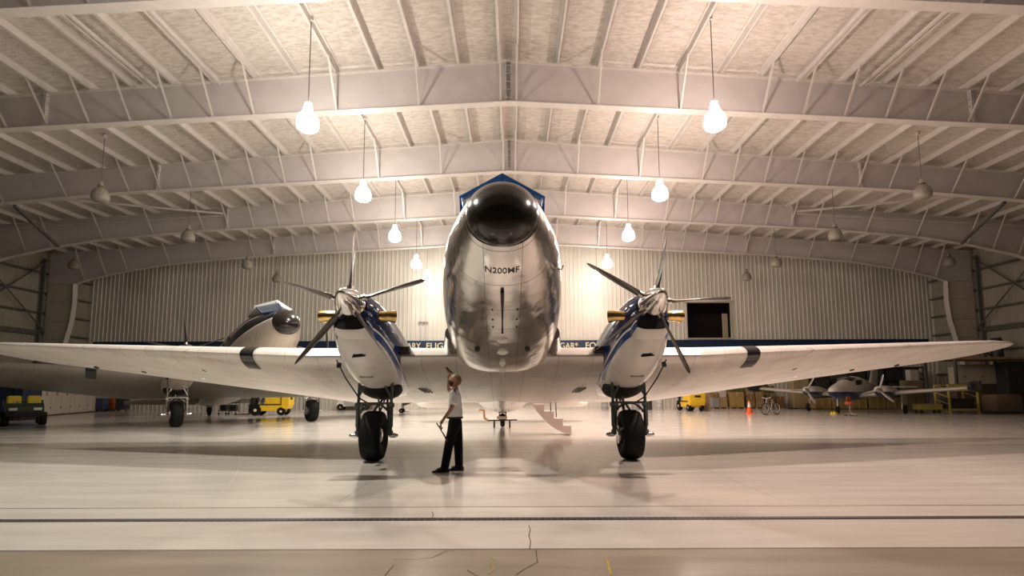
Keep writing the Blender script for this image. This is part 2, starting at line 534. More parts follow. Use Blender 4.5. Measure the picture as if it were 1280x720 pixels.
# door seams in the rear wall
for k, px in enumerate((526.5, 532.5)):
    p = atY(px, 400, YB - .1)
    o = MB().box((p.x, YB - .07, 5.6), (.07, .06, 11.2)).build('trim_%d' % (k + 1), steel); tag(o, kind='structure')
p = atY(529, 403, YB - .1)
o = MB().box((p.x, YB - .12, p.z), (.75, .06, .10)).build('door_latch', pmat('latch_brown', (.3, .2, .14), .5)); tag(o, 'short brown latch bar across the seam of the ribbed rear wall', 'latch')

# girts, eave strut and rods on the side walls
for s, side in ((-1, 'left'), (1, 'right')):
    for k, z in enumerate((10.05, 8.6, 7.15, 5.7, 4.2, 2.6)):
        for Ya, Yb in ((FRAMES[3], FRAMES[4]), (FRAMES[4], FRAMES[5]), (FRAMES[5], YB)):
            d = .34 if (z == 5.7 and Yb < YB) else .13
            o = MB().bar((HX + s * (W - .14), Ya + .05, z), (HX + s * (W - .14), Yb - .05, z), .2, d).build('wall_girt_beam', dark_steel)
            tag(o, 'dark horizontal steel girt across the ribbed side wall', group='girts on the side walls', kind='structure')
    for Ya, Yb in ((FRAMES[4], FRAMES[5]),):
        x = HX + s * (W - .35)
        rod('wall_brace_rod', (x, Ya + .1, 5.8), (x, Yb - .1, 11.0), .05, dark_steel, 'dark diagonal rod on the %s wall rising away from the viewer' % side)
        rod('wall_brace_rod', (x - s * .12, Ya + .1, 11.0), (x - s * .12, Yb - .1, 5.8), .05, dark_steel, 'dark diagonal rod on the %s wall falling away from the viewer' % side)
    x = HX + s * (W - .25)
    o = MB().box((x, FRAMES[5] - .28, 5.6), (.16, .12, 11.0)).build('trim_%d' % (5 + s), dark_steel); tag(o, kind='structure')

# floor
def floor_mat():
    m = bpy.data.materials.new('sealed_concrete'); m.use_nodes = True
    nt = m.node_tree; b = nt.nodes['Principled BSDF']
    tc = N(nt, 'ShaderNodeTexCoord'); mp = N(nt, 'ShaderNodeMapping'); mp.inputs['Scale'].default_value = (.22, 1.6, 1)
    nt.links.new(tc.outputs['Object'], mp.inputs[0])
    nz = N(nt, 'ShaderNodeTexNoise'); nz.inputs['Scale'].default_value = 1.6; nz.inputs['Detail'].default_value = 9; nz.inputs['Roughness'].default_value = .62
    nt.links.new(mp.outputs[0], nz.inputs['Vector'])
    cr = N(nt, 'ShaderNodeValToRGB'); cr.color_ramp.elements[0].position = .30; cr.color_ramp.elements[1].position = .66
    cr.color_ramp.elements[0].color = (.62, .575, .51, 1); cr.color_ramp.elements[1].color = (.74, .70, .64, 1)
    nt.links.new(nz.outputs['Fac'], cr.inputs[0])
    sp = N(nt, 'ShaderNodeSeparateXYZ'); nt.links.new(tc.outputs['Object'], sp.inputs[0])
    Y = sp.outputs[1]
    apr = math_node(nt, 'LESS_THAN', Y, JY2)
    mx = N(nt, 'ShaderNodeMix', data_type='RGBA'); nt.links.new(apr, mx.inputs[0]); nt.links.new(cr.outputs[0], mx.inputs[6])
    cr2 = N(nt, 'ShaderNodeValToRGB'); cr2.color_ramp.elements[0].position = .3; cr2.color_ramp.elements[1].position = .7
    cr2.color_ramp.elements[0].color = (.25, .205, .155, 1); cr2.color_ramp.elements[1].color = (.38, .325, .25, 1)
    nt.links.new(nz.outputs['Fac'], cr2.inputs[0]); nt.links.new(cr2.outputs[0], mx.inputs[7])
    j = None
    for yy, w in ((JY1, .018), (JY2, .022)):
        d = math_node(nt, 'ABSOLUTE', math_node(nt, 'SUBTRACT', Y, yy))
        l = math_node(nt, 'LESS_THAN', d, w)
        j = l if j is None else math_node(nt, 'MAXIMUM', j, l)
    # far joints
    g = lines_mask(nt, Y, 6.1, .02, 2.0); gx = lines_mask(nt, sp.outputs[0], 6.1, .015, 2.4)
    far = math_node(nt, 'GREATER_THAN', Y, 7.2)
    g = math_node(nt, 'MULTIPLY', math_node(nt, 'MAXIMUM', g, gx), math_node(nt, 'MULTIPLY', far, .35))
    j = math_node(nt, 'MAXIMUM', math_node(nt, 'MULTIPLY', j, .8), g)
    mx2 = N(nt, 'ShaderNodeMix', data_type='RGBA'); nt.links.new(j, mx2.inputs[0]); nt.links.new(mx.outputs[2], mx2.inputs[6]); mx2.inputs[7].default_value = (.10, .08, .06, 1)
    nt.links.new(mx2.outputs[2], b.inputs['Base Color'])
    rr = N(nt, 'ShaderNodeMapRange'); rr.inputs[3].default_value = .07; rr.inputs[4].default_value = .19
    nt.links.new(nz.outputs['Fac'], rr.inputs[0])
    rg = math_node(nt, 'ADD', rr.outputs[0], math_node(nt, 'MULTIPLY', apr, .18))
    nt.links.new(rg, b.inputs['Roughness'])
    b.inputs['Specular IOR Level'].default_value = .7
    bp = N(nt, 'ShaderNodeBump'); bp.inputs['Strength'].default_value = .03; bp.inputs['Distance'].default_value = .02
    nt.links.new(nz.outputs['Fac'], bp.inputs['Height']); nt.links.new(bp.outputs[0], b.inputs['Normal'])
    return m
JY1 = at(640, 633.5).y; JY2 = at(640, 686.5).y; DY = at(640, 649).y
mb = MB(); mb.box((0, 20, -.1), (110, 80, .2))
o = mb.build('floor', floor_mat()); tag(o, kind='structure')
# slot drain across the mouth of the hangar
m = bpy.data.materials.new('drain_grate'); m.use_nodes = True
nt = m.node_tree; b = nt.nodes['Principled BSDF']; tc = N(nt, 'ShaderNodeTexCoord'); sp = N(nt, 'ShaderNodeSeparateXYZ'); nt.links.new(tc.outputs['Object'], sp.inputs[0])
l = lines_mask(nt, sp.outputs[0], .075, .022); mx = N(nt, 'ShaderNodeMix', data_type='RGBA'); nt.links.new(l, mx.inputs[0])
mx.inputs[6].default_value = (.012, .008, .007, 1); mx.inputs[7].default_value = (.07, .055, .045, 1); nt.links.new(mx.outputs[2], b.inputs['Base Color']); b.inputs['Roughness'].default_value = .6
o = MB().box((0, DY, .003), (70, .105, .01)).build('trim_10', m); tag(o, kind='structure')
# cracks and worn paint marks on the apron
def crack(name, pts, w, m, label, cat):
    P = [at(*p) for p in pts]
    mb = MB(); z = .0035; vs = []; fs = []
    for i, p in enumerate(P):
        d = (P[min(i + 1, len(P) - 1)] - P[max(i - 1, 0)]); d.z = 0; d.normalize()
        nrm = Vector((-d.y, d.x, 0)); ww = .85 * w * random.uniform(.6, 1.2)
        vs += [(p.x + nrm.x * ww, p.y + nrm.y * ww, z), (p.x - nrm.x * ww, p.y - nrm.y * ww, z)]
    for i in range(len(P) - 1): fs.append((2 * i, 2 * i + 1, 2 * i + 3, 2 * i + 2))
    mb.add(vs, fs); o = mb.build(name, m)
    return tag(o, kind='structure')
ck = pmat('crack_dark', (.08, .06, .045), .9); ym = pmat('worn_yellow_line', (.42, .30, .06), .8, noise=.4, nscale=30)
crack('floor_crack_line', [(661, 657), (663, 663), (661, 670), (663.5, 677), (662, 686)], .006, ck, '', '')
crack('floor_crack_line', [(670, 688), (671, 697), (672, 703), (655, 712), (645, 719)], .006, ck, '', '')
crack('floor_crack_line', [(492, 707), (486, 714), (481, 720)], .006, ck, '', '')
crack('floor_crack_line', [(584, 713), (592, 718), (600, 722)], .005, ck, '', '')
crack('floor_crack_line', [(560, 688), (541, 697), (520, 700), (490, 699)], .004, ck, '', '')
crack('floor_crack_line', [(540, 640), (542, 644), (540, 647)], .006, ck, '', '')
crack('floor_crack_line', [(298, 567), (300, 577), (297, 588), (290, 602), (277, 616)], .008, pmat('scuff', (.42, .40, .36), .6), '', '')
crack('floor_marking_line', [(757, 697), (760, 704), (762, 712), (764, 719)], .014, ym, '', '')
crack('floor_marking_line', [(613, 697), (618, 700), (612, 706), (618, 711), (610, 717)], .011, ym, '', '')

# ------------------------------------------------------------------ lights
def lamp_mats():
    m = bpy.data.materials.new('lit_lamp_glass'); m.use_nodes = True
    nt = m.node_tree; nt.nodes.clear()
    out = N(nt, 'ShaderNodeOutputMaterial'); add = N(nt, 'ShaderNodeAddShader'); tr = N(nt, 'ShaderNodeBsdfTransparent'); em = N(nt, 'ShaderNodeEmission')
    em.inputs['Color'].default_value = (1, .93, .84, 1); em.inputs['Strength'].default_value = 14
    nt.links.new(tr.outputs[0], add.inputs[0]); nt.links.new(em.outputs[0], add.inputs[1]); nt.links.new(add.outputs[0], out.inputs[0])
    return m
lit_glass = lamp_mats()
unlit_glass = pmat('unlit_lamp_glass', (.30, .27, .22), .25, noise=.15)
LZ = 10.13
def pendant(x, y, lit, label, group):
    root = empty('pendant_lamp', (x, y, LZ), 0, label, 'pendant lamp', group)
    g = lit_glass if lit else unlit_glass
    MB().lathe([(.12, .30), (.20, .22), (.29, .10), (.335, -.04), (.345, -.18), (.32, -.28), (.24, -.35), (.10, -.38)], n=24).build('lamp_globe', g, root, smooth=50)
    MB().lathe([(.05, .56), (.11, .54), (.12, .40), (.15, .37), (.15, .34), (.09, .31)], n=16).build('ballast_housing', g if lit else alu, root, smooth=40)  # on lit lamps, glow is added to the housing by the globe's emissive material
    zt = ztop(abs(x - HX)) + .1 - LZ
    MB().tube([(0, 0, .56), (0, 0, zt)], .016, 6).build('cord', pmat('cord_grey', (.16, .13, .12), .6), root)
    MB().lathe([(.03, zt - .02), (.07, zt), (.07, zt + .12)], n=10).build('ceiling_hook', steel_light, root)
    return root
LY = [9.45, 15.6, 21.7, 27.8, 34.2, 38.6]
POW = 560
def pl(x, y, z, p, col, r=.16):
    l = bpy.data.lights.new('lamp_light', 'POINT'); l.energy = p; l.color = col; l.shadow_soft_size = r
    o = bpy.data.objects.new('lamp_light', l); o.location = (x, y, z); link(o)
cl = (1.0, .94, .85); cr_ = (1.0, .76, .67)
NTH = ['', 'nearest', 'second', 'third', 'fourth', 'farthest']
for i, y in enumerate(LY):
    for s, side, col in ((-1, 'left', cl), (1, 'right', cr_)):
        x = s * 6.5
        if i > 0:
            pendant(x, y, True, 'glowing pendant lamp, %s from the viewer in the lit row %s of the airliner nose' % (NTH[i], side), 'lit pendant lamps')
        else:
            pendant(x, y, True, 'glowing pendant lamp overhead just out of view on the %s' % side, 'lit pendant lamps')
        k = (.85, 1.15, 1.1, 1, .65, .22)[i]
        pl(x, y, LZ - .08, POW * (.55 if i else .40) * k, col)
        l = bpy.data.lights.new('lamp_downlight', 'SPOT'); l.energy = POW * (2.7 if i else 4.0) * k; l.color = col; l.shadow_soft_size = .12; l.spot_size = rad(142); l.spot_blend = .85
        o = bpy.data.objects.new('lamp_downlight', l); o.location = (x, y, LZ - .42); link(o)
OUT = [(18.0, 1, 'second bay'), (18.0, 2, 'third bay'), (18.0, 3, 'fourth bay'), (18.0, 4, 'last bay'), (29.8, 3, 'fourth bay')]
for x, k, nm in OUT:
    y = [0, 21.7, 27.8, 34.2, 38.6][k]
    for s, side in ((-1, 'left'), (1, 'right')):
        pendant(s * x, y, False, 'unlit pendant lamp on the %s in the %s, %s' % (side, nm, 'beside the wall column' if x > 20 else 'midway to the wall'), 'unlit pendant lamps')
# faint warm ambient light added from all round, no lamp behind it
w = bpy.data.worlds.new('night'); bpy.context.scene.world = w; w.use_nodes = True
w.node_tree.nodes['Background'].inputs[0].default_value = (1.0, .80, .62, 1)
w.node_tree.nodes['Background'].inputs[1].default_value = .03

# ------------------------------------------------------------------ twin-engine airliner
AP = rad(11.5); CA, SA = math.cos(AP), math.sin(AP)
LEY, LEZ = -.25, 2.40
def T(p):
    x, y, z = p
    return Vector((x, LEY + y * CA + z * SA, LEZ + z * CA - y * SA))

NS = [1.0]
def TF(p):
    x, y, z = p
    if y < -.5: y = -.5 + (y + .5) * NS[0]
    return T((x, y, z))
# fuselage stations: y, bottom, top, half width, height of max width (aircraft frame, wing leading edge at y=0)
FUS = [(-4.40, .213, 1.235, .520, .725), (-4.15, .085, 1.30, .63, .72), (-3.8, -.04, 1.38, .755, .72), (-3.4, -.16, 1.50, .875, .73), (-3.0, -.25, 1.70, .955, .75),
       (-2.5, -.34, 1.88, 1.04, .78), (-1.8, -.43, 2.00, 1.115, .80), (-1.0, -.50, 2.10, 1.155, .82), (-.2, -.53, 2.16, 1.17, .84), (.35, -.42, 2.18, 1.195, .85), (.9, -.27, 2.2, 1.20, .86), (3.2, -.24, 2.22, 1.19, .88), (4.6, -.34, 2.22, 1.17, .90),
       (6.0, -.32, 2.20, 1.10, .96), (8.0, -.09, 2.10, .92, 1.02), (10.0, .22, 1.95, .68, 1.08), (12.0, .58, 1.75, .42, 1.15), (13.8, .93, 1.52, .18, 1.22), (14.6, 1.12, 1.35, .05, 1.24)]
_fy = [s[0] for s in FUS]
def hermite(y, col):
    ys = _fy
    y = min(max(y, ys[0]), ys[-1])
    i = max(0, min(len(ys) - 2, int(np.searchsorted(ys, y) - 1)))
    def v(k): return FUS[k][col]
    def sl(k):
        if k <= 0: return (v(1) - v(0)) / (ys[1] - ys[0]) * 1.1
        if k >= len(ys) - 1: return (v(k) - v(k - 1)) / (ys[k] - ys[k - 1])
        return (v(k + 1) - v(k - 1)) / (ys[k + 1] - ys[k - 1])
    h = ys[i + 1] - ys[i]; t = (y - ys[i]) / h
    return ((2 * t ** 3 - 3 * t * t + 1) * v(i) + (t ** 3 - 2 * t * t + t) * h * sl(i) + (-2 * t ** 3 + 3 * t * t) * v(i + 1) + (t ** 3 - t * t) * h * sl(i + 1))
def EXB(y): return 2.15 + .75 * min(1, max(0, (y + 4.3) / 2.6))
def fus_ring(y, n=64, off=0.0):
    zb, zt, hw, zc = [hermite(y, c) for c in (1, 2, 3, 4)]
    ring = []
    for k in range(n):
        a = 2 * PI * k / n
        c, s = math.cos(a), math.sin(a)
        q_ = EXB(y) if s < 0 else 2.15
        e = 2 / q_
        x = (hw + off) * math.copysign(abs(c) ** e, c)
        z = zc + ((zt - zc + off) if s > 0 else (zc - zb + off)) * math.copysign(abs(s) ** e, s)
        ring.append(Vector((x, y, z)))
    return ring
def belly_z(x, y):
    zb, zt, hw, zc = [hermite(y, c) for c in (1, 2, 3, 4)]
    ee = EXB(y); q = max(0.0, 1 - (abs(x) / hw) ** ee)
    return zc - (zc - zb) * q ** (1 / ee)
def top_z(x, y):
    zb, zt, hw, zc = [hermite(y, c) for c in (1, 2, 3, 4)]
    q = max(0.0, 1 - (abs(x) / hw) ** 2.15)
    return zc + (zt - zc) * q ** (1 / 2.15)

WZ = -.13; DI = 6.35
def airfoil(n=18, t=.15, m=.02, p=.3):
    up = []; lo = []
    for k in range(n + 1):
        x = .5 * (1 - math.cos(PI * k / n))
        yt = 5 * t * (.2969 * math.sqrt(x) - .1260 * x - .3516 * x * x + .2843 * x ** 3 - .1036 * x ** 4)
        yc = m / p ** 2 * (2 * p * x - x * x) if x < p else m / (1 - p) ** 2 * (1 - 2 * p + 2 * p * x - x * x)
        up.append((x, yc + yt)); lo.append((x, yc - yt))
    return up[::-1] + lo[1:]
def wing_ring(x, yle, zle, ch, t, inc=2.0):
    ci, si = math.cos(rad(inc)), math.sin(rad(inc))
    return [Vector((x, yle + (u * ci + v * si) * ch, zle + (v * ci - u * si) * ch)) for u, v in airfoil(t=t)]

def gt(a, b): return lambda nt, X, Y, Z: math_node(nt, 'GREATER_THAN', a(nt, X, Y, Z), b)
def AND(f, g): return lambda nt, X, Y, Z: math_node(nt, 'MINIMUM', f(nt, X, Y, Z), g(nt, X, Y, Z))
# stripe coordinate on a nacelle: height above a line that falls towards the wing
def nac_s(nt, X, Y, Z):
    return math_node(nt, 'ADD', Z, math_node(nt, 'MULTIPLY', math_node(nt, 'MAXIMUM', Y, -2.2), .21))
def fus_s(nt, X, Y, Z):
    return math_node(nt, 'ADD', Z, math_node(nt, 'MULTIPLY', Y, .02))

mat_fus = skin_mat('polished_fuselage', (.70, .67, .64), .21, 1.0, linecol=.30, dent=.16,
                   paint=[(gt(fus_s, 1.50), (.012, .03, .11), 0.0, .12)])
mat_wing = skin_mat('wing_skin', (.80, .75, .69), .38, .35, linecol=.45, dent=.07, ly=.8, lx=.75)
mat_nac = skin_mat('nacelle_paint', (.78, .74, .69), .16, .0, linecol=.75, dent=.02, ly=.9, lx=9,
                   paint=[(gt(nac_s, -.42), (.02, .07, .25), 0.0, .12), (gt(nac_s, -.315), (.80, .76, .70), 0.0, .15), (gt(nac_s, -.28), (.012, .03, .10), 0.0, .10)])
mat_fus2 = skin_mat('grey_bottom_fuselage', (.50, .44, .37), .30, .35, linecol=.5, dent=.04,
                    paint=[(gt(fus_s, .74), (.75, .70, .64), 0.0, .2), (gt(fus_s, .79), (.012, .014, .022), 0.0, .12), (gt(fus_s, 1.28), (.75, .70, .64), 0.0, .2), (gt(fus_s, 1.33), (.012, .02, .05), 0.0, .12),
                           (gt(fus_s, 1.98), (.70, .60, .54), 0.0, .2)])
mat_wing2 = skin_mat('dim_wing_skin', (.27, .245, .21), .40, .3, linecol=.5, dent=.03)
radome_m = pmat('radome_black', (.014, .011, .010), .2, coat=.18, noise=.3, nscale=3)
deice = pmat('deice_rubber', (.02, .02, .02), .45)
lens = pmat('lamp_lens', (.25, .24, .22), .08, .4)

def blade(mb, hub, ang, R):
    """feathered blade: the chord lies mostly along the propeller shaft"""
    d = Vector((math.cos(ang), 0, math.sin(ang))); ax = Vector((0, 1, 0)); tn = d.cross(ax)
    sts = [(.16, .10, .10, 30), (.26, .11, .085, 26), (.40, .15, .055, 20), (.65, .19, .036, 11), (.95, .20, .026, 4), (1.2, .185, .018, -2), (1.36, .15, .013, -5), (1.42, .085, .010, -6), (1.435, .03, .008, -6)]
    rings = []
    for r, c, t, tw in sts:
        r *= R / 1.435
        a = rad(tw); u = ax * math.cos(a) + tn * math.sin(a); v = tn * math.cos(a) - ax * math.sin(a)
        rings.append([hub + d * r + u * c * (math.cos(q) * .5) + v * t * .5 * math.sin(q) for q in [2 * PI * k / 12 for k in range(12)]])
    mb.loft(rings)

def gear(root, gx, mat_s, main=True):
    g = Vector((gx, 0, 0))
    R = .54
    t = MB()
    t.lathe([(.20, -.17), (.30, -.205), (.42, -.225), (.50, -.20), (.535, -.13), (.54, 0), (.535, .13), (.50, .20), (.42, .225), (.30, .205), (.20, .17)], c=g + Vector((0, 0, R)), axis='x', n=40, caps=False)
    wh = t.build('wheel', rubber, root, smooth=50)
    hb = MB(); hb.lathe([(.05, -.19), (.12, -.18), (.20, -.12), (.24, -.15), (.24, .15), (.20, .12), (.12, .18), (.05, .19)], c=g + Vector((0, 0, R)), axis='x', n=24)
    hb.build('wheel_hub', alu, wh, smooth=40)
    for s in (-1, 1):
        x = gx + s * .36
        m = MB()
        m.tube([(x, 0, R - .03), (x, .02, 1.15)], .034, 10); m.tube([(x, 0, .72), (x, .02, 1.2)], .050, 10)
        m.tube([(x, .02, 1.15), (x, .10, 1.98)], .033, 10)
        m.tube([(x, .0, R), (x, 0, R + .1)], .060, 10)
        m.box((x, .02, 1.2), (.14, .12, .10), ch=.02)
        m.tube([(x - .02 * s, -.08, .55), (x - .02 * s, -.06, 1.12)], .014, 6)
        st = m.build('gear_strut', mat_s, root, smooth=40)
        m = MB()
        m.tube([(x, 0, R), (x + s * .12, 0, R)], .05, 10); m.tube([(x + s * .12, 0, R), (x + s * .17, 0, R)], .03, 8)
        m.build('axle_end', alu, st, smooth=40)
    m = MB()
    m.bar((gx - .40, .02, 1.24), (gx + .40, .02, 1.24), .06, .05)
    for s in (-1, 1):
        m.bar((gx + s * .04, .0, 1.96), (gx + s * .36, 0, 1.36), .045, .035)
        m.bar((gx + s * .34, .03, 1.02), (gx + s * .14, .03, 1.20), .035, .03)
    pts = [(gx + .30 * math.cos(a), .02, 1.02 + .20 * math.sin(a)) for a in [PI * k / 10 for k in range(11)]]
    m.tube(pts, .02, 6)
    m.build('cross_brace', mat_s, root, smooth=40)
    m = MB()
    for s in (-1, 1):
        m.tube([(gx + s * .32, .06, .62), (gx + s * .12, .75, 1.15), (gx, 1.25, 1.45)], .028, 8)
    m.tube([(gx, 1.3, 1.5), (gx, .5, 1.02), (gx - .05, .42, 1.6), (gx, .2, 2.0)], .022, 8)
    m.build('drag_brace', mat_s, root, smooth=40)
    m = MB(); m.lathe([(.17, -.03), (.21, -.02), (.21, .03), (.17, .04)], c=g + Vector((-.25, 0, R)), axis='x', n=20)
    m.tube([(gx - .27, -.05, R + .16), (gx - .30, -.03, .95), (gx - .33, 0, 1.2)], .012, 6)
    m.build('brake', alu, wh, smooth=40)

def airliner(main=True, prop_ang=(90, 3), label='', loc=(0, 0, 0), rz=0.0):
    root = empty('airliner', loc, rz, label, 'airplane')
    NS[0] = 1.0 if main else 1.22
    fm = mat_fus if main else mat_fus2; wm = mat_wing if main else mat_wing2
    # fuselage
    mb = MB(); mb.T = TF
    ys = list(np.arange(-4.40, -1.0, .12)) + list(np.arange(-1.0, 14.6, .4)) + [14.6]
    mb.loft([fus_ring(float(y)) for y in ys])
    fus = mb.build('fuselage', fm, root, smooth=35, attr=True)
    # radome
    mb = MB(); mb.T = TF
    prof = [(.520, -4.40), (.512, -4.46), (.485, -4.58), (.43, -4.71), (.35, -4.82), (.24, -4.90), (.12, -4.945), (.03, -4.955)]
    rings = []
    for k, (r, y) in enumerate(prof):
        rings.append([Vector((r * math.cos(a), y + .0, .725 - (abs(y) - 4.4) * .38 + r * math.sin(a) * .985)) for a in [2 * PI * j / 48 for j in range(48)]])
    mb.loft(rings)
    rd = mb.build('radome', radome_m, root, smooth=60)
    # cockpit: roof brow and V windshield
    bl = blue if main else navy
    gm = glass_dark if main else pmat('pale_reflective_glass', (.25, .33, .42), .05, .8)
    for s in (-1, 1):
        def P(x, y, z): return (s * x, y, z)
        a, b_, c, d = P(.035, -3.98, 1.37), P(.60, -3.58, 1.36), P(.68, -3.05, 1.84), P(.035, -3.40, 1.96)
        mb = MB(); mb.T = TF
        n = Vector((s * .35, -.75, .6)).normalized() * .02
        mb.add([a, b_, c, d] + [tuple(Vector(q) - n * 3) for q in (a, b_, c, d)], [(0, 1, 2, 3), (7, 6, 5, 4), (0, 4, 5, 1), (1, 5, 6, 2), (2, 6, 7, 3), (3, 7, 4, 0)])
        ws = mb.build('windshield', gm, root)
        mb = MB(); mb.T = TF
        e = (.05,)
        for q1, q2, wd in ((a, b_, .045), (b_, c, .05), (a, d, .05)):
            mb.bar(q1, q2, wd, .05)
        mb.build('windshield_frame', bl, ws)
        # side window
        mb = MB(); mb.T = TF
        pts = [(-3.45, 1.42), (-2.55, 1.38), (-2.6, 1.78), (-3.0, 1.80)]
        vs = []
        for y, z in pts:
            zb, zt, hw, zc = [hermite(y, cc) for cc in (1, 2, 3, 4)]
            x = hw * max(0, 1 - ((z - zc) / (zt - zc)) ** 2.15) ** (1 / 2.15)
            vs.append((s * (x + .02), y, z))
        vs += [(v[0] - s * .05, v[1], v[2] - .01) for v in vs]
        mb.add(vs, [(0, 1, 2, 3), (7, 6, 5, 4), (0, 4, 5, 1), (1, 5, 6, 2), (2, 6, 7, 3), (3, 7, 4, 0)])
        mb.build('side_window', gm, root)
    # brow: bright blue visor plate over the windshield, V shaped in plan, running back over the roof
    mb = MB(); mb.T = TF
    up = [(0, -3.46, 2.06), (.745, -3.02, 1.90), (.78, -2.5, 1.90), (.70, -1.9, 1.98), (.4, -1.5, 2.1), (0, -1.4, 2.14)]
    full = up + [(-x, y, z) for x, y, z in up[::-1][1:-1]]
    n = len(full)
    lo = [(x * .985, y + .015, z - .13) for x, y, z in full]
    fs = [(k, (k + 1) % n, n + (k + 1) % n, n + k) for k in range(n)]
    ctr = (0, -2.4, 2.16)
    vs = full + lo + [ctr, (0, -2.3, 1.8)]
    for k in range(n):
        fs.append((k, (k + 1) % n, 2 * n)); fs.append((n + (k + 1) % n, n + k, 2 * n + 1))
    mb.add(vs, fs)
    mb.build('cockpit_brow', bl if main else white_paint, root)
    # cabin windows
    for s in (-1, 1):
        for k in range(7):
            y = -.6 + k * 1.05
            zb, zt, hw, zc = [hermite(y, cc) for cc in (1, 2, 3, 4)]
            z = 1.25
            x = hw * (1 - ((z - zc) / (zt - zc)) ** 2.15) ** (1 / 2.15)
            mb = MB(); mb.T = T; mb.box((s * (x + .0), y, z), (.03, .42, .32), ch=.012); mb.build('cabin_window', glass_dark, root)
    # belly fittings
    def on_belly(y, x=0, d=0): return Vector((x, y, belly_z(x, y) - d))
    if main:
        mb = MB(); mb.T = T
        pts = [on_belly(y, 0, .03) for y in (-3.62, -3.4, -3.15, -2.9, -2.6, -2.4)]
        mb.tube(pts, [.030, .028, .018, .014, .012, .02], 8)
        mb.build('belly_antenna_rail', black, fus, smooth=50)
        for y, r in ((-2.02, .105), (-1.45, .11)):
            mb = MB(); mb.T = T; p = on_belly(y, 0, .0); mb.lathe([(r, .03), (r * .95, -.02), (r * .5, -.045), (.01, -.05)], c=p, n=20, sy=.7); mb.build('antenna_puck', white_paint, fus, smooth=60)
        for y in (-.85, -.42):
            mb = MB(); mb.T = T; p = on_belly(y); mb.lathe([(.07, .03), (.065, -.04), (.03, -.07), (.012, -.09)], c=p, n=14); mb.build('antenna_puck', white_paint, fus, smooth=60)
        mb = MB(); mb.T = T; p = on_belly(-.35); mb.bar(p, p + Vector((0, .03, -.36)), .018, .03); mb.bar(p, p + Vector((0, -.05, -.2)), .03, .02); mb.build('drain_mast', white_paint, fus)
        for s in (-1, 1):
            mb = MB(); mb.T = T; p = on_belly(-1.55, s * .47); mb.lathe([(.055, .05), (.05, -.03), (.03, -.055)], c=p, n=14); mb.build('belly_port', black, fus, smooth=50)
            for yy in (-3.1, -2.8, -2.55):
                mb = MB(); mb.T = T; p = on_belly(yy, s * .2 + .04); mb.lathe([(.016, .02), (.014, -.012)], c=p, n=8); mb.build('belly_rivet_cap', black, fus)
        for s in (1,):
            mb = MB(); mb.T = T
            zb, zt, hw, zc = [hermite(-3.3, cc) for cc in (1, 2, 3, 4)]
            mb.tube([(s * (hw - .02), -3.3, .4), (s * (hw + .05), -3.32, .38), (s * (hw + .055), -3.45, .38)], .012, 6); mb.build('pitot_probe', alu, fus, smooth=50)
        # registration under the nose
        me = text_mesh('N200MF', 1, 0, .006)
        xs = [v.co.x for v in me.vertices]; yv = [v.co.y for v in me.vertices]
        import bmesh
        bm = bmesh.new(); bm.from_mesh(me); bmesh.ops.triangulate(bm, faces=bm.faces); bmesh.ops.subdivide_edges(bm, edges=[e for e in bm.edges if e.calc_length() > .15], cuts=2); bm.to_mesh(me); bm.free()
        w = max(xs) - min(xs); hh = max(yv) - min(yv)
        for v in me.vertices:
            x = ((v.co.x - min(xs)) / w - .5) * .50
            y = -3.965 - ((v.co.y - min(yv)) / hh) * .105
            v.co = T((x, y, belly_z(x, y) - .004))
        me.materials.append(pmat('registration_black', (.03, .03, .035), .5))
        link(bpy.data.objects.new('registration_lettering', me), fus)
    # centre wing and outer wings
    mb = MB(); mb.T = T
    mb.loft([wing_ring(x, 0, WZ, 4.85, .150) for x in (-4.35, -2.5, -1.3, -.6, 0, .6, 1.3, 2.5, 4.35)])
    cw = mb.build('center_wing', wm, root, smooth=40, attr=True)
    for s in (-1, 1):
        # root fillet
        mb = MB(); mb.T = T
        rings = []
        for k in range(9):
            u = k / 8; y = -.75 + 5.6 * u
            hw = hermite(y, 3); r = .10 + .36 * math.sin(PI * min(1, u * 1.15 + .08)) ** .8
            zc = .06 - .28 * u
            rings.append([Vector((s * (hw * .90 + r * .62 * math.cos(a)), y, zc + r * .72 * math.sin(a) + .08)) for a in [2 * PI * j / 16 for j in range(16)]])
        mb.loft(rings); mb.build('wing_fillet', mat_fus if main else wm, root, smooth=60, attr=True)
        mb = MB(); mb.T = T
        rings = []
        for u in (0, .15, .3, .45, .6, .75, .88, .95, .985, 1.0):
            x = 4.35 + 10.45 * u
            yle = 10.15 * u * math.tan(rad(15.2)); yte = 4.85 - .45 * u
            ch = yte - yle
            if u > .85:
                q = (u - .85) / .15; sh = 1 - .72 * (1 - math.sqrt(max(0, 1 - q * q)))
                mid = yle + ch * .45; yle = mid - ch * .45 * sh; ch *= sh
            rings.append(wing_ring(s * x, yle, WZ + (x - 4.35) * math.tan(rad(DI)), ch, .150 - .055 * u, 2 - 1.5 * u))
        mb.loft(rings)
        ow = mb.build('outer_wing', wm, root, smooth=40, attr=True)
        # landing light glass on the leading edge
        mb = MB(); mb.T = T
        rings = []
        for x in (5.56, 5.59, 5.7, 5.82, 5.9):
            u = (x - 4.35) / 10.45; yle = 10.15 * u * math.tan(rad(15.2)); ch = 4.85 - .45 * u - yle
            f = wing_ring(s * x, yle - .012, WZ + (x - 4.35) * math.tan(rad(DI)), ch * 1.004, .155 - .055 * u, 2 - 1.5 * u)
            rings.append(f[15:23])
        vs = [p for r in rings for p in r]; nn = len(rings[0]); fs = []
        for i in range(len(rings) - 1):
            for k in range(nn - 1): fs.append((i * nn + k, i * nn + k + 1, (i + 1) * nn + k + 1, (i + 1) * nn + k))
        mb.add(vs, fs); mb.build('landing_light', glass_dark, ow, smooth=60)
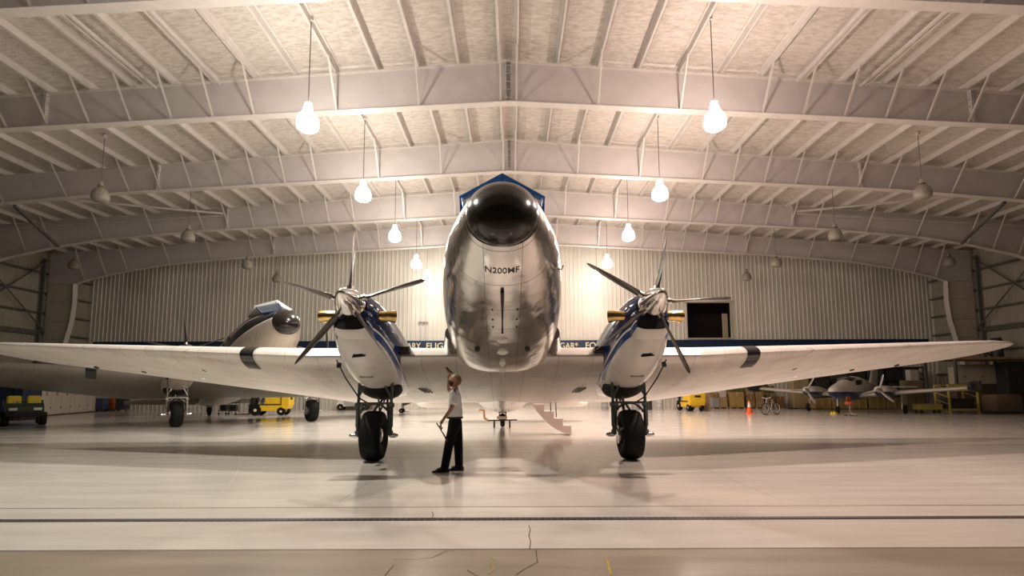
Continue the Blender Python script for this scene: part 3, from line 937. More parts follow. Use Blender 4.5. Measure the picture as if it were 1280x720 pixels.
        if main:
            for (xx, yy) in ((6.6, 3.5), (8.4, 3.4), (10.2, 3.6), (11.8, 3.9), (7.5, 1.9)):
                u = (xx - 4.35) / 10.45; yle = 10.15 * u * math.tan(rad(15.2)); ch = 4.85 - .45 * u - yle
                z = WZ + (xx - 4.35) * math.tan(rad(DI)) - (yy - yle) * .03 - .055 * ch * (1 - (yy - yle) / ch)
                mb = MB(); mb.T = T; mb.box((s * xx, yy, z - .01), (.05, .16, .05), ch=.01); mb.build('hinge_fitting', dark_stuff if xx != 8.4 else alu, ow)
        # black inspection panel on the inner leading edge beside the nacelle
        mb = MB(); mb.T = T
        mb.box((s * 2.12, -.02, -.02), (.24, .24, .13), ch=.015); mb.build('oil_cooler_scoop', black, cw)
        mb = MB(); mb.T = T
        for k in range(3): mb.bar((s * (2.10 - k * .08), 1.9, -.47), (s * (2.0 - k * .08), 2.5, -.46), .018, .03)
        mb.build('flap_track', pmat('flap_grey', (.2, .18, .16), .4), cw)
    # nacelles, propellers, landing gear
    for s, pa in ((-1, prop_ang[0]), (1, prop_ang[1])):
        cx = s * 2.82
        st = [(-1.66, .09, .60, .27), (-1.60, .00, .66, .33), (-1.45, -.22, .72, .42), (-1.2, -.40, .77, .49), (-.85, -.56, .80, .55), (-.4, -.68, .82, .60), (.1, -.75, .82, .64), (.7, -.76, .78, .66), (1.4, -.72, .70, .64), (2.2, -.62, .58, .56), (3.0, -.48, .42, .42), (3.8, -.32, .22, .22), (4.3, -.2, .05, .06)]
        mb = MB(); mb.T = T
        rings = []
        sy = [q[0] for q in st]
        for y in list(np.arange(-1.66, 4.3, .15)) + [4.3]:
            zb, zt, hw = [float(np.interp(y, sy, [q[c] for q in st])) for c in (1, 2, 3)]
            zc = (zb + zt) / 2 + .02
            rings.append([Vector((cx + hw * math.copysign(abs(math.cos(a)) ** .9, math.cos(a)), y, zc + ((zt - zc) if math.sin(a) > 0 else (zc - zb)) * math.copysign(abs(math.sin(a)) ** .92, math.sin(a)))) for a in [2 * PI * j / 40 for j in range(40)]])
        mb.loft(rings)
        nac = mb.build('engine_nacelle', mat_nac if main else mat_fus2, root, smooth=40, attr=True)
        # chin intake lip and dark mouth
        mb = MB(); mb.T = T
        def oval(y, w, h, zc, n=28): return [Vector((cx + w * math.copysign(abs(math.cos(a)) ** .6, math.cos(a)), y, zc + h * math.copysign(abs(math.sin(a)) ** .75, math.sin(a)))) for a in [2 * PI * j / n for j in range(n)]]
        mb.loft([oval(-1.30, .36, .20, -.03), oval(-1.55, .345, .175, .0), oval(-1.70, .325, .145, .02), oval(-1.72, .30, .12, .02), oval(-1.66, .285, .105, .02)], caps=False)
        mb.build('intake_lip', mat_nac if main else mat_fus2, nac, smooth=60, attr=True)
        mb = MB(); mb.T = T
        mb.loft([oval(-1.705, .30, .118, .02), oval(-1.6, .27, .09, .02)]); mb.build('air_intake', pmat('intake_black', (.006, .006, .006), .8), nac, smooth=40)
        # dark glossy panel between the spinner and the intake
        mb = MB(); mb.T = T
        mb.loft([oval(-1.50, .37, .17, .20), oval(-1.66, .32, .13, .20), oval(-1.70, .28, .10, .20)]); mb.build('nose_panel', navy, nac, smooth=60)
        # oil cooler vent on the white chin
        y = -1.02; zb = float(np.interp(y, sy, [q[1] for q in st]))
        mb = MB(); mb.T = T
        mb.add([(cx - .10, y - .02, zb + .085), (cx + .16, y - .02, zb + .10), (cx + .16, y - .14, zb + .02), (cx - .10, y - .12, zb - .0), (cx - .03, y - .16, zb + .16), (cx, y + .1, zb + .12)], [(0, 1, 2, 3), (3, 2, 4), (0, 3, 4), (1, 4, 2), (0, 4, 5), (1, 5, 4), (0, 5, 1)])
        mb.build('chin_scoop', black, nac)
        y = -.35; zb = float(np.interp(y, sy, [q[1] for q in st]))
        mb = MB(); mb.T = T; mb.box((cx, y, zb + .01), (.30, .06, .05), ch=.02); mb.build('cowl_vent', pmat('vent_grey', (.25, .23, .2), .4), nac)
        # solid black bulge, its colour stands in for shade in the open wheel well
        mb = MB(); mb.T = T
        rings = []
        for k in range(9):
            u = k / 8; q = math.sin(PI * u) ** .5 if 0 < u < 1 else 0.02
            rings.append([Vector((cx + .48 * q * math.cos(a), .34 + 1.4 * u, -.64 + .24 * q * math.sin(a))) for a in [2 * PI * j / 20 for j in range(20)]])
        mb.loft(rings); mb.build('wheel_well_shade', pmat('well_shade_black', (.012, .011, .01), .7), nac, smooth=60)
        # exhaust stubs
        for e in (-1, 1):
            mb = MB(); mb.T = T
            mb.tube([(cx + e * .30, -1.28, .30), (cx + e * .46, -1.31, .31), (cx + e * .60, -1.29, .32), (cx + e * .72, -1.24, .325)], [.125, .10, .105, .125], 20, caps=False)
            mb.tube([(cx + e * .715, -1.24, .325), (cx + e * .62, -1.27, .32)], [.115, .08], 20)
            mb.build('exhaust_stub', brass, nac, smooth=50)
        # cable and stay from the nacelle to the gear
        mb = MB(); mb.T = T
        mb.tube([(cx + s * .52, -.75, -.42), (cx + s * .44, -.3, -.70), (cx + s * .30, .3, -1.0), (cx + s * .2, .6, -1.05)], .016, 6)
        mb.lathe([(.05, -.05), (.05, .05)], c=(cx + s * .50, -.62, -.50), n=8); mb.build('retraction_cable', black, nac, smooth=40)
        # propeller
        hub = Vector((cx, -1.93, .36))
        pr = MB(); pr.T = T
        pr.lathe([(.245, -1.68), (.265, -1.74), (.27, -1.86), (.25, -1.98), (.20, -2.14), (.145, -2.28), (.085, -2.40), (.04, -2.46), (.01, -2.475)], c=(cx, 0, .36), axis='y', n=32)
        pp = pr.build('propeller', chrome, root, smooth=50)
        for k in range(5):
            a = rad(pa + 72 * k)
            mb = MB(); mb.T = T; blade(mb, hub, a, 1.45)
            mb.build('propeller_blade', pmat('blade_grey', (.16, .15, .14), .25, .7), pp, smooth=50)
            mb = MB(); mb.T = T; d = Vector((math.cos(a), 0, math.sin(a)))
            mb.tube([hub + d * .24, hub + d * .32], .062, 12); mb.build('blade_collar', alu, pp, smooth=40)
        gear(root, cx, gear_metal if main else alu)
    # tail
    mb = MB(); mb.T = T
    rings = []
    for u in (0, .25, .5, .75, .92, 1.0):
        z = 1.55 + 2.9 * u; yle = 10.6 + 2.2 * u + (.3 if u == 1 else 0); ch = (15.0 - .5 * u) - yle
        if u == 1: ch *= .6
        rings.append([Vector((v * ch * .9, yle + q * ch, z)) for q, v in airfoil(t=.10, m=.0001)])
    mb.loft(rings); mb.build('tail_fin', mat_nac if main else wm, root, smooth=40, attr=True)
    for s in (-1, 1):
        mb = MB(); mb.T = T; rings = []
        for u in (0, .3, .6, .85, .95, 1.0):
            x = .15 + 3.9 * u; yle = 12.2 + 1.0 * u; ch = (15.0 - .55 * u) - yle
            if u > .9: yle += ch * .15; ch *= .6 if u == 1 else .85
            rings.append([Vector((s * x, yle + q * ch, 1.18 + v * ch)) for q, v in airfoil(t=.11, m=.0001)])
        mb.loft(rings); mb.build('tailplane', wm, root, smooth=40, attr=True)
    # tail wheel
    ty = 10.0
    t = MB(); t.lathe([(.10, -.08), (.2, -.1), (.265, -.07), (.28, 0), (.265, .07), (.2, .1), (.10, .08)], c=(0, ty, .28), axis='x', n=28)
    t.build('tail_wheel', rubber, root, smooth=50)
    t = MB()
    for s in (-1, 1): t.tube([(s * .13, ty, .28), (s * .13, ty - .05, .55), (0, ty - .2, 1.0)], .03, 8)
    t.tube([(0, ty - .2, .95), (0, ty - .35, 1.35)], .05, 8); t.box((0, ty - .02, .60), (.36, .25, .06), ch=.02)
    t.build('tail_wheel_fork', gear_metal, root, smooth=40)
    if main:
        # airstair door let down on the port side behind the wing
        mb = MB()
        y0, y1 = 5.9, 6.6
        arc = []
        for k in range(11):
            u = k / 10; arc.append((1.0 + 1.30 * u, 1.02 - 1.0 * u - .22 * math.sin(PI * u)))
        outer = arc; inner = [(x + .03, z + .06) for x, z in arc]
        mb.prism(outer + inner[::-1], y0, y1)
        ds = mb.build('airstair_door', pmat('door_pinkish_paint', (.62, .50, .44), .35), root, smooth=30)
        for yy in (y0, y1):
            mb = MB()
            zz = [(1.06, 1.02), (1.40, 1.02), (1.40, .78), (1.72, .78), (1.72, .54), (2.02, .54), (2.02, .30), (2.30, .30), (2.30, .06)] 
            lo = arc[::-1]
            mb.prism(zz + lo, yy - .015, yy + .015); mb.build('stair_stringer', pmat('door_pinkish_paint', (.62, .50, .44), .35), ds)
        for k, (xx, z) in enumerate(((1.23, 1.02), (1.56, .78), (1.87, .54), (2.16, .30))):
            MB().box((xx, (y0 + y1) / 2, z), (.32, y1 - y0, .03)).build('stair_tread', pmat('tread_grey', (.6, .55, .5), .5), ds)
        for xx in (1.62, 1.80):
            MB().tube([(xx, y0 - .02, .60 if xx > 1.7 else .8), (xx - .02, y0 - .02, 1.55)], .016, 8).build('stair_handrail', black, ds, smooth=40)
    return root

_t = rad(1.07)
airliner(True, (90, 3), 'large polished silver twin-engine airliner with black nose cone, facing the viewer', (-.214, 11.42, 0), _t)
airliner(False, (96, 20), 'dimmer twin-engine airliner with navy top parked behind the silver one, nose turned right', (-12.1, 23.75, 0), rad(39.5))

# tow bar on the tail wheel
tb = empty('tow_bar', (-.42, 20.75, 0), 0, 'low tow bar with an upright orange handle, clamped at the silver airliner tail wheel', 'tow bar')
MB().bar((-.6, 0, .30), (.62, 0, .32), .05).build('bar', dark_stuff, tb)
MB().tube([(-.55, 0, .30), (-.70, 0, .40), (-.72, 0, .70), (-.86, 0, .74), (-.92, 0, .70)], .045, 8).build('handle', pmat('handle_orange', (.50, .24, .09), .4), tb, smooth=40)
for x in (-.30, .32): MB().lathe([(.06, -.03), (.16, -.03), (.17, 0), (.16, .03), (.06, .03)], c=(x, 0, .17), axis='x', n=20).build('wheel', rubber, tb, smooth=40)
MB().box((.01, -.1, .42), (.42, .3, .10), ch=.03).build('cradle', pmat('cradle_beige', (.5, .38, .28), .5), tb)

# ------------------------------------------------------------------ person
def skin_mesh(verts, edges, radii, sub=2):
    import bmesh
    me = bpy.data.meshes.new('tmp_skin')
    bm = bmesh.new(); lay = bm.verts.layers.skin.verify(); vs = [bm.verts.new(v) for v in verts]
    for a, b in edges: bm.edges.new((vs[a], vs[b]))
    for i, v in enumerate(vs):
        r = radii[i]; v[lay].radius = (r, r) if not isinstance(r, tuple) else r
        v[lay].use_root = (i == 0)
    bm.to_mesh(me); bm.free()
    o = bpy.data.objects.new('tmp_skin', me); C.objects.link(o)
    sk = o.modifiers.new('s', 'SKIN'); sk.use_smooth_shade = True; sk.branch_smoothing = .6
    su = o.modifiers.new('u', 'SUBSURF'); su.levels = sub; su.render_levels = sub
    bpy.context.view_layer.update()
    ev = o.evaluated_get(bpy.context.evaluated_depsgraph_get())
    m2 = bpy.data.meshes.new_from_object(ev)
    V = [tuple(v.co) for v in m2.vertices]; Fc = [tuple(p.vertices) for p in m2.polygons]
    bpy.data.objects.remove(o); bpy.data.meshes.remove(m2)
    return V, Fc

def person():
    g = at(566, 589.3)
    root = empty('person', (g.x, g.y, 0), 0, 'person in white short-sleeved shirt and black trousers in profile, looking up at the airliner', 'person')
    skin = pmat('skin_brown', (.36, .19, .10), .5, noise=.08)
    # body skeleton, facing -x, near side is -y
    P = {'pel': (.035, 0, .95), 'bel': (.03, 0, 1.10), 'che': (.035, 0, 1.30), 'upc': (.05, 0, 1.44), 'nek': (.035, 0, 1.545), 'skl': (.03, 0, 1.64),
         'shl': (.05, -.17, 1.455), 'ell': (-.005, -.25, 1.18), 'wrl': (-.165, -.25, .97), 'pml': (-.205, -.25, .895),
         'shr': (.045, .17, 1.46), 'elr': (-.13, .27, 1.53), 'wrr': (-.11, .15, 1.765), 'pmr': (-.105, .14, 1.84),
         'hpl': (.03, -.09, .92), 'knl': (-.07, -.10, .50), 'anl': (-.14, -.10, .09), 'tol': (-.30, -.11, .035),
         'hpr': (.045, .09, .92), 'knr': (.09, .10, .50), 'anr': (.115, .10, .09), 'tor': (-.04, .10, .035)}
    R = {'pel': .13, 'bel': .125, 'che': .14, 'upc': .12, 'nek': .068, 'skl': .065, 'shl': .058, 'ell': .040, 'wrl': .027, 'pml': .034, 'shr': .058, 'elr': .040, 'wrr': .027, 'pmr': .034,
         'hpl': .09, 'knl': .058, 'anl': .042, 'tol': .035, 'hpr': .09, 'knr': .058, 'anr': .042, 'tor': .035}
    ks = list(P); ix = {k: i for i, k in enumerate(ks)}
    E = [('pel', 'bel'), ('bel', 'che'), ('che', 'upc'), ('upc', 'nek'), ('nek', 'skl'), ('upc', 'shl'), ('shl', 'ell'), ('ell', 'wrl'), ('wrl', 'pml'), ('upc', 'shr'), ('shr', 'elr'), ('elr', 'wrr'), ('wrr', 'pmr'),
         ('pel', 'hpl'), ('hpl', 'knl'), ('knl', 'anl'), ('anl', 'tol'), ('pel', 'hpr'), ('hpr', 'knr'), ('knr', 'anr'), ('anr', 'tor')]
    V, Fc = skin_mesh([P[k] for k in ks], [(ix[a], ix[b]) for a, b in E], [R[k] for k in ks])
    mb = MB(); mb.add(V, Fc)
    # fingers curled around the stick (near hand) and the torch (far hand)
    def fingers(palm, along, across, curl, n=4):
        al = Vector(along).normalized(); ac = Vector(across).normalized(); cu = Vector(curl).normalized(); p = Vector(palm)
        for k in range(4):
            L = (.075, .085, .08, .065)[k]; b = p + ac * (k - 1.5) * .019 + al * .02
            mb.tube([b, b + al * L * .45 + cu * .006, b + al * L * .75 + cu * .028, b + al * L * .62 + cu * .052, b + al * L * .3 + cu * .055], [.0105, .0098, .009, .0085, .006], 8)
        b = p - ac * .03 - al * .01
        mb.tube([b, b - ac * .016 + al * .02 + cu * .018, b - ac * .008 + al * .045 + cu * .036, b + ac * .008 + al * .06 + cu * .045], [.013, .012, .0105, .007], 8)
    fingers((-.205, -.25, .895), (-.35, 0, -.94), (0, 1, 0), (.94, 0, -.35))
    fingers((-.105, .14, 1.84), (.0, -.1, 1), (-.75, 0, .6), (-.1, -1, 0))
    # head: sculpted from a sphere, face towards -x then tilted up
    ct = Vector((.03, 0, 1.705)); Rt = Matrix.Rotation(rad(32), 3, 'Y')
    nu, nv = 40, 28; hv = []; hf = []
    def gs(a, b, s): return math.exp(-((a - b) / s) ** 2)
    for j in range(nv + 1):
        ph = PI * j / nv; z = math.cos(ph)
        for i in range(nu):
            th = 2 * PI * i / nu
            cx_, cy_ = math.cos(th), math.sin(th)
            rr = math.sin(ph)
            x = -cx_ * rr; y = cy_ * rr
            front = max(0, -x)
            a = .108; b = .082; c = .128
            X, Y_, Z = a * x, b * y, c * z
            if z < 0: Y_ *= 1 - .22 * min(1, -z * 1.1); X = X * (1 - .12 * -z) + (-.012 * -z)
            if x > 0: X *= 1.08
            fr = gs(y, 0, .16) * (front ** 2)
            X -= .026 * fr * gs(z, -.12, .14)            # nose
            X -= .010 * gs(y, 0, .22) * front * gs(z, -.47, .07)   # lips
            X -= .014 * gs(y, 0, .3) * front * gs(z, -.72, .12)    # chin
            X -= .008 * front * gs(z, .18, .08)                    # brow
            X += .010 * front * (gs(y, .36, .13) + gs(y, -.36, .13)) * gs(z, .03, .10)   # eye sockets
            hv.append(Rt @ Vector((X, Y_, Z)) + ct)
    for j in range(nv):
        for i in range(nu): hf.append((j * nu + i, j * nu + (i + 1) % nu, (j + 1) * nu + (i + 1) % nu, (j + 1) * nu + i))
    mb.add(hv, hf)
    for s in (-1, 1):
        mb.lathe([(.006, -.010), (.02, -.008), (.024, 0), (.02, .006), (.008, .002)], c=ct + Rt @ Vector((.012, s * .076, -.005)), axis='y', n=14, sx=.8, sy=1.3)
    body = mb.build('body', skin, root, smooth=80)
    # eyes and brows
    for s in (-1, 1):
        e = ct + Rt @ Vector((-.083, s * .027, .004))
        MB().lathe([(.003, -.011), (.009, -.007), (.011, 0), (.009, .007), (.003, .011)], c=e, n=12).build('eye', pmat('eye_dark', (.05, .04, .035), .2), root, smooth=60)
    # beard and short hair as shells on the head
    def shell(name, cond, off, m):
        mbb = MB(); idx = {}; vs = []; fs = []
        for f in hf:
            cen = sum((hv[i] for i in f), Vector()) / 4
            lc = (Rt.inverted() @ (cen - ct)) * .92
            if cond(lc):
                q = []
                for i in f:
                    if i not in idx:
                        idx[i] = len(vs); d = (hv[i] - ct).normalized(); vs.append(hv[i] + d * off)
                    q.append(idx[i])
                fs.append(q)
        mbb.add(vs, fs); o = mbb.build(name, m, root, smooth=80, fix=False)
        sd = o.modifiers.new('t', 'SOLIDIFY'); sd.thickness = .008; sd.offset = -1
    shell('beard', lambda c: c.z < -.035 and c.x < .01 and not (abs(c.y) < .02 and -.062 < c.z < -.05), .006, pmat('beard_dark', (.03, .02, .015), .9))
    shell('hair', lambda c: (c.z > .055 and c.x > -.06) or (c.x > .035 and c.z > -.05), .004, pmat('hair_cropped', (.20, .12, .06), .7))
    # shirt
    sh = pmat('shirt_white', (.80, .79, .80), .75, bump=.25, bscale=14)
    P2 = {'b': (.035, 0, .95), 'c': (.025, 0, 1.13), 'd': (.03, 0, 1.30), 'e': (.045, 0, 1.43), 'n': (.035, 0, 1.57), 'sl': (.045, -.19, 1.45), 'tl': (.02, -.245, 1.24), 'sr': (.03, .19, 1.45), 'tr': (-.075, .25, 1.50)}
    R2 = {'b': (.195, .17), 'c': (.185, .165), 'd': (.20, .17), 'e': (.17, .135), 'n': .085, 'sl': .090, 'tl': .085, 'sr': .090, 'tr': .078}
    k2 = list(P2); i2 = {k: i for i, k in enumerate(k2)}
    V, Fc = skin_mesh([P2[k] for k in k2], [(i2[a], i2[b]) for a, b in (('b', 'c'), ('c', 'd'), ('d', 'e'), ('e', 'n'), ('e', 'sl'), ('sl', 'tl'), ('e', 'sr'), ('sr', 'tr'))], [R2[k] for k in k2])
    s_ = MB().add(V, Fc).build('shirt', sh, root, smooth=80)
    for s in (-1, 1):
        MB().box((.045, s * .155, 1.525), (.05, .10, .012), ch=.004, rot=Matrix.Rotation(rad(-22 * s), 3, 'X')).build('epaulette', black, s_)
    # trousers and belt
    tr = pmat('trousers_black', (.005, .005, .006), .85, spec=.2)
    P3 = {'w': (.035, 0, 1.07), 'p': (.04, 0, .93), 'hl': (.025, -.085, .82), 'kl': (-.065, -.10, .50), 'al': (-.155, -.10, .0), 'hr': (.055, .085, .82), 'kr': (.09, .10, .50), 'ar': (.11, .10, .0)}
    R3 = {'w': (.17, .165), 'p': (.19, .175), 'hl': .125, 'kl': .092, 'al': .080, 'hr': .125, 'kr': .092, 'ar': .080}
    k3 = list(P3); i3 = {k: i for i, k in enumerate(k3)}
    V, Fc = skin_mesh([P3[k] for k in k3], [(i3[a], i3[b]) for a, b in (('w', 'p'), ('p', 'hl'), ('hl', 'kl'), ('kl', 'al'), ('p', 'hr'), ('hr', 'kr'), ('kr', 'ar'))], [R3[k] for k in k3])
    t_ = MB().add(V, Fc).build('trousers', tr, root, smooth=80)
    MB().lathe([(.150, .985), (.162, .99), (.162, 1.02), (.150, 1.025)], c=(.032, 0, 0), n=28, sx=.97, sy=1.0).build('belt', pmat('belt_black', (.012, .01, .01), .35), root, smooth=40)
    for nm, ax, ay in (('l', -.14, -.10), ('r', .115, .10)):
        mb = MB(); rings = []
        for u, w, h in ((.085, .030, .055), (.07, .046, .095), (.02, .052, .125), (-.05, .052, .115), (-.12, .052, .075), (-.18, .045, .04), (-.225, .028, .028), (-.24, .010, .015)):
            rings.append([Vector((ax + u, ay + w * math.cos(q), max(0.0, h * .5 + h * .5 * math.sin(q) * 1.0))) for q in [2 * PI * k / 16 for k in range(16)]])
        mb.loft(rings); mb.build('shoe', pmat('shoe_black', (.01, .01, .01), .3), root, smooth=60)
    # held things
    d = root.location
    f = empty('flashlight', (d.x - .085, d.y + .085, 1.90), 0, 'small black flashlight held up beside the head of the person in white shirt', 'flashlight')
    MB().tube([(-.065, 0, .055), (-.03, 0, .025), (-.015, 0, .012), (.06, 0, -.055)], [.022, .021, .015, .015], 14).build('flashlight_body', black, f, smooth=40)
    MB().tube([(-.066, 0, .056), (-.070, 0, .0595)], .019, 14).build('flashlight_lens', lens, f, smooth=40)
    f = empty('marshalling_wand', (d.x - .25, d.y - .25, .87), 0, 'thin dark stick with a red end hanging from the lowered hand of the person', 'wand')
    MB().tube([(-.03, 0, .05), (.075, 0, -.11)], .011, 10).build('wand_handle', black, f, smooth=40)
    MB().tube([(.075, 0, -.11), (.18, 0, -.29)], [.012, .018], 10).build('wand_tip', pmat('wand_red', (.25, .03, .02), .4), f, smooth=40)
person()

# ------------------------------------------------------------------ things around the hall
def gp(px, py): 
    p = at(px, py); return (p.x, p.y, 0)
def wheel(mb_parent, c, r, w, axis, hubm=None, name='wheel'):
    o = MB().lathe([(r * .55, -w / 2), (r * .9, -w / 2), (r, -w * .3), (r, w * .3), (r * .9, w / 2), (r * .55, w / 2)], c=c, axis=axis, n=24).build(name, rubber, mb_parent, smooth=40)
    MB().lathe([(r * .15, -w * .52), (r * .55, -w * .46), (r * .58, 0), (r * .55, w * .46), (r * .15, w * .52)], c=c, axis=axis, n=20).build('wheel_hub', hubm or alu, o, smooth=40)
    return o
cream_hub = pmat('cream_wheel_hub', (.75, .68, .45), .4)
def forklift(loc, rz, label):
    """length along x, mast towards -x"""
    r = empty('forklift', loc, rz, label, 'forklift', 'yellow forklifts')
    MB().prism([(-.75, .28), (.95, .28), (1.05, .45), (1.05, .62), (-.35, .62), (-.55, .50), (-.75, .50)], -.5, .5).build('chassis', yellow, r)
    mb = MB(); mb.box((.35, 0, .98), (.95, .92, .62), ch=.05); mb.build('engine_hood', yellow, r)
    mb = MB(); mb.prism([(.90, .40), (1.22, .40), (1.32, .62), (1.32, 1.25), (1.20, 1.42), (.90, 1.42)], -.53, .53); cwt = mb.build('counterweight', yellow, r)
    MB().box((1.33, 0, 1.02), (.02, .42, .13)).build('cooling_slot', black, cwt)
    MB().box((.87, 0, 1.0), (.06, .98, .9)).build('hood_gap', black, r)
    MB().box((0.1, 0, .65), (1.7, .94, .05)).build('belt_line', black, r)
    mb = MB()
    for y in (-.42, .42):
        mb.tube([(-.55, y, .6), (-.30, y, 2.08), (.95, y, 2.12), (1.05, y, 1.35)], .035, 8)
    for k in range(6): mb.bar((-.3 + k * .25, -.42, 2.1), (-.3 + k * .25, .42, 2.1), .05, .03)
    mb.build('overhead_guard', black, r)
    mb = MB(); mb.box((.15, 0, 1.36), (.45, .45, .10), ch=.03); mb.box((.36, 0, 1.62), (.10, .45, .5), ch=.03); mb.build('seat', black, r)
    mb = MB(); mb.tube([(-.5, 0, .7), (-.3, 0, 1.35)], .03, 8); mb.lathe([(.17, -.012), (.18, 0), (.17, .012)], c=(-.28, 0, 1.38), n=18); mb.build('steering_wheel', black, r)
    mb = MB()
    for y in (-.34, .34): mb.box((-.88, y, 1.2), (.16, .10, 2.2))
    for z in (.35, 1.1, 1.9): mb.box((-.88, 0, z), (.08, .7, .10))
    mb.tube([(-.86, 0, .3), (-.86, 0, 1.9)], .05, 8); mb.build('mast', black, r)
    mb = MB(); mb.box((-1.0, 0, .48), (.06, .95, .42)); mb.box((-1.02, 0, .95), (.04, .9, .05))
    for y in (-.3, 0, .3): mb.box((-1.02, y, .75), (.03, .04, .45))
    mb.build('fork_carriage', black, r)
    for y in (-.28, .28):
        mb = MB(); mb.prism([(-1.03, .6), (-1.03, .06), (-2.0, .05), (-2.0, .08), (-1.08, .11), (-1.08, .6)], y - .06, y + .06); mb.build('fork', dark_stuff, r)
    for y in (-.45, .45):
        wheel(r, (-.62, y, .33), .33, .22, 'y', cream_hub); wheel(r, (.88, y, .25), .25, .18, 'y', cream_hub)
    return r
forklift(gp(336, 519), rad(6), 'yellow forklift in side view below the wing of the silver airliner')
forklift(gp(862, 513.3), rad(-84), 'yellow forklift seen from behind, standing beside pallets near the rear wall on the right')

def golf_cart(loc, rz):
    r = empty('golf_cart', loc, rz, 'small white cart with black wheels, behind the gear of the silver airliner', 'cart')
    wp = pmat('cart_white', (.72, .70, .66), .3)
    MB().prism([(-1.15, .35), (-1.05, .75), (-.70, .98), (-.60, .95), (-.62, .45), (-.45, .33), (1.1, .33), (1.15, .55), (1.0, .75), (.3, .75), (.2, .45), (-.2, .40), (-.55, .30)], -.55, .55).build('cart_body', wp, r)
    mb = MB(); mb.box((.45, 0, .82), (.5, 1.0, .12), ch=.03); mb.box((.72, 0, 1.08), (.12, 1.0, .5), ch=.03); mb.build('seat', black, r)
    mb = MB()
    for y in (-.5, .5):
        mb.tube([(-.75, y, .95), (-.5, y, 1.75), (.9, y, 1.78), (1.0, y, .75)], .02, 8)
    mb.build('roof_frame', alu, r); MB().box((.2, 0, 1.8), (1.6, 1.1, .05), ch=.02).build('roof', wp, r)
    MB().box((1.45, 0, .62), (.7, .9, .45), ch=.03).build('cargo_box', wp, r)
    mb = MB(); mb.tube([(-.8, -.2, .8), (-.45, -.2, 1.05)], .02, 8); mb.lathe([(.15, -.01), (.16, 0), (.15, .01)], c=(-.44, -.2, 1.06), n=16); mb.build('steering_wheel', black, r)
    for x in (-.85, .95):
        for y in (-.5, .5): wheel(r, (x, y, .25), .25, .18, 'y')
golf_cart(gp(441, 512.6), rad(8))

def dolly(loc, rz):
    r = empty('hand_truck', loc, rz, 'small black upright hand truck standing between the gear and the person', 'hand truck')
    mb = MB()
    for y in (-.2, .2): mb.tube([(0, y, .15), (-.05, y, 1.15)], .03, 8)
    for z in (.3, .6, .9, 1.12): mb.tube([(-.02, -.2, z), (-.02, .2, z)], .02, 6)
    mb.build('frame', black, r); MB().box((.22, 0, .07), (.45, .48, .03)).build('toe_plate', black, r)
    MB().prism([(.02, .45), (.5, .62), (.58, .66), (.52, .78), (.25, .95), (.02, 1.0)], -.18, .18).build('load', dark_stuff, r)
    for y in (-.27, .27): wheel(r, (-.06, y, .15), .15, .08, 'y')
dolly(gp(503.5, 516), rad(0))

def utility_vehicle(loc, rz):
    """length along y, nose towards -y"""
    r = empty('utility_vehicle', loc, rz, 'dark green utility vehicle with yellow seats at the far left under the dim wing', 'utility vehicle')
    gm = pmat('utility_dark_green', (.015, .035, .015), .4); ys_ = pmat('seat_yellow', (.45, .33, .02), .5)
    mb = MB(); mb.prism([(-1.25, .45), (-1.3, .62), (-1.2, .85), (-.75, 1.0), (-.55, .98), (-.5, .55), (.3, .55), (.35, .80), (1.3, .80), (1.3, .42), (-1.0, .38)], -.62, .62, axis='x'); mb.build('vehicle_body', gm, r)
    MB().box((0, -1.28, .52), (1.05, .08, .18), ch=.02).build('bumper', black, r)
    for x in (-.40, .40):
        MB().box((x, -1.29, .74), (.28, .04, .12), ch=.015).build('headlight', pmat('headlight_pale', (.75, .72, .65), .2), r)
        mb = MB(); mb.box((x * .85, .05, .78), (.5, .5, .16), ch=.04); mb.box((x * .85, .28, 1.05), (.5, .14, .55), ch=.06); mb.build('seat', ys_, r)
        for y in (-.85, .85): wheel(r, (x * 1.55, y, .30), .30, .26, 'x', ys_)
    mb = MB(); mb.prism([(.38, .82), (1.35, .82), (1.35, 1.12), (.38, 1.12)], -.68, .68, axis='x'); mb.build('cargo_bed', gm, r)
    mb = MB(); mb.tube([(-.25, -.6, .9), (-.25, -.3, 1.05)], .02, 8); mb.lathe([(.15, -.01), (.17, 0), (.15, .01)], c=(-.25, -.28, 1.06), n=16); mb.build('steering_wheel', black, r)
utility_vehicle(gp(28, 531.0), rad(46))

# white cabinets along the left wall, a dark blue container in front
A, B_ = at(118, 514.8), at(48, 520.8)
d = (A - B_); L = d.length; ang = math.atan2(d.y, d.x)
nC = 6; wd = L / nC
pal = pmat('cabinet_offwhite', (.62, .55, .46), .45, noise=.04)
WHICH = ['first cabinet beside the blue container', 'second cabinet from the blue container', 'third cabinet from the blue container', 'third cabinet from the far end', 'second cabinet from the far end', 'cabinet at the far end of the row']
for k in range(nC):
    c = B_ + d * ((k + .5) / nC)
    r = empty('storage_cabinet', (c.x, c.y, 0), ang, 'tall off-white storage cabinet by the left wall, ' + WHICH[k], 'cabinet', 'white cabinets along the left wall')
    MB().box((0, .45, 1.42), (wd - .02, .9, 2.72), ch=.01).build('cabinet_body', pal, r)
    MB().box((0, .42, .04), (wd - .06, .8, .08)).build('plinth', black, r)
    for s in (-1, 1):
        dd = MB().box((s * wd * .245, -.015, 1.44), (wd * .475, .03, 2.62), ch=.008).build('cabinet_door', pal, r)
        MB().tube([(s * .06, -.06, 1.25), (s * .06, -.06, 1.5)], .012, 8).build('handle', dark_stuff, dd)
        mb = MB()
        for z in (.5, 2.3): mb.box((s * wd * .475, -.035, z), (.05, .02, .10))
        mb.build('hinge', dark_stuff, dd)
c = at(6, 526)
r = empty('storage_container', (c.x, c.y + .6, 0), rad(5), 'dark blue storage container at the left edge behind the utility vehicle', 'container')
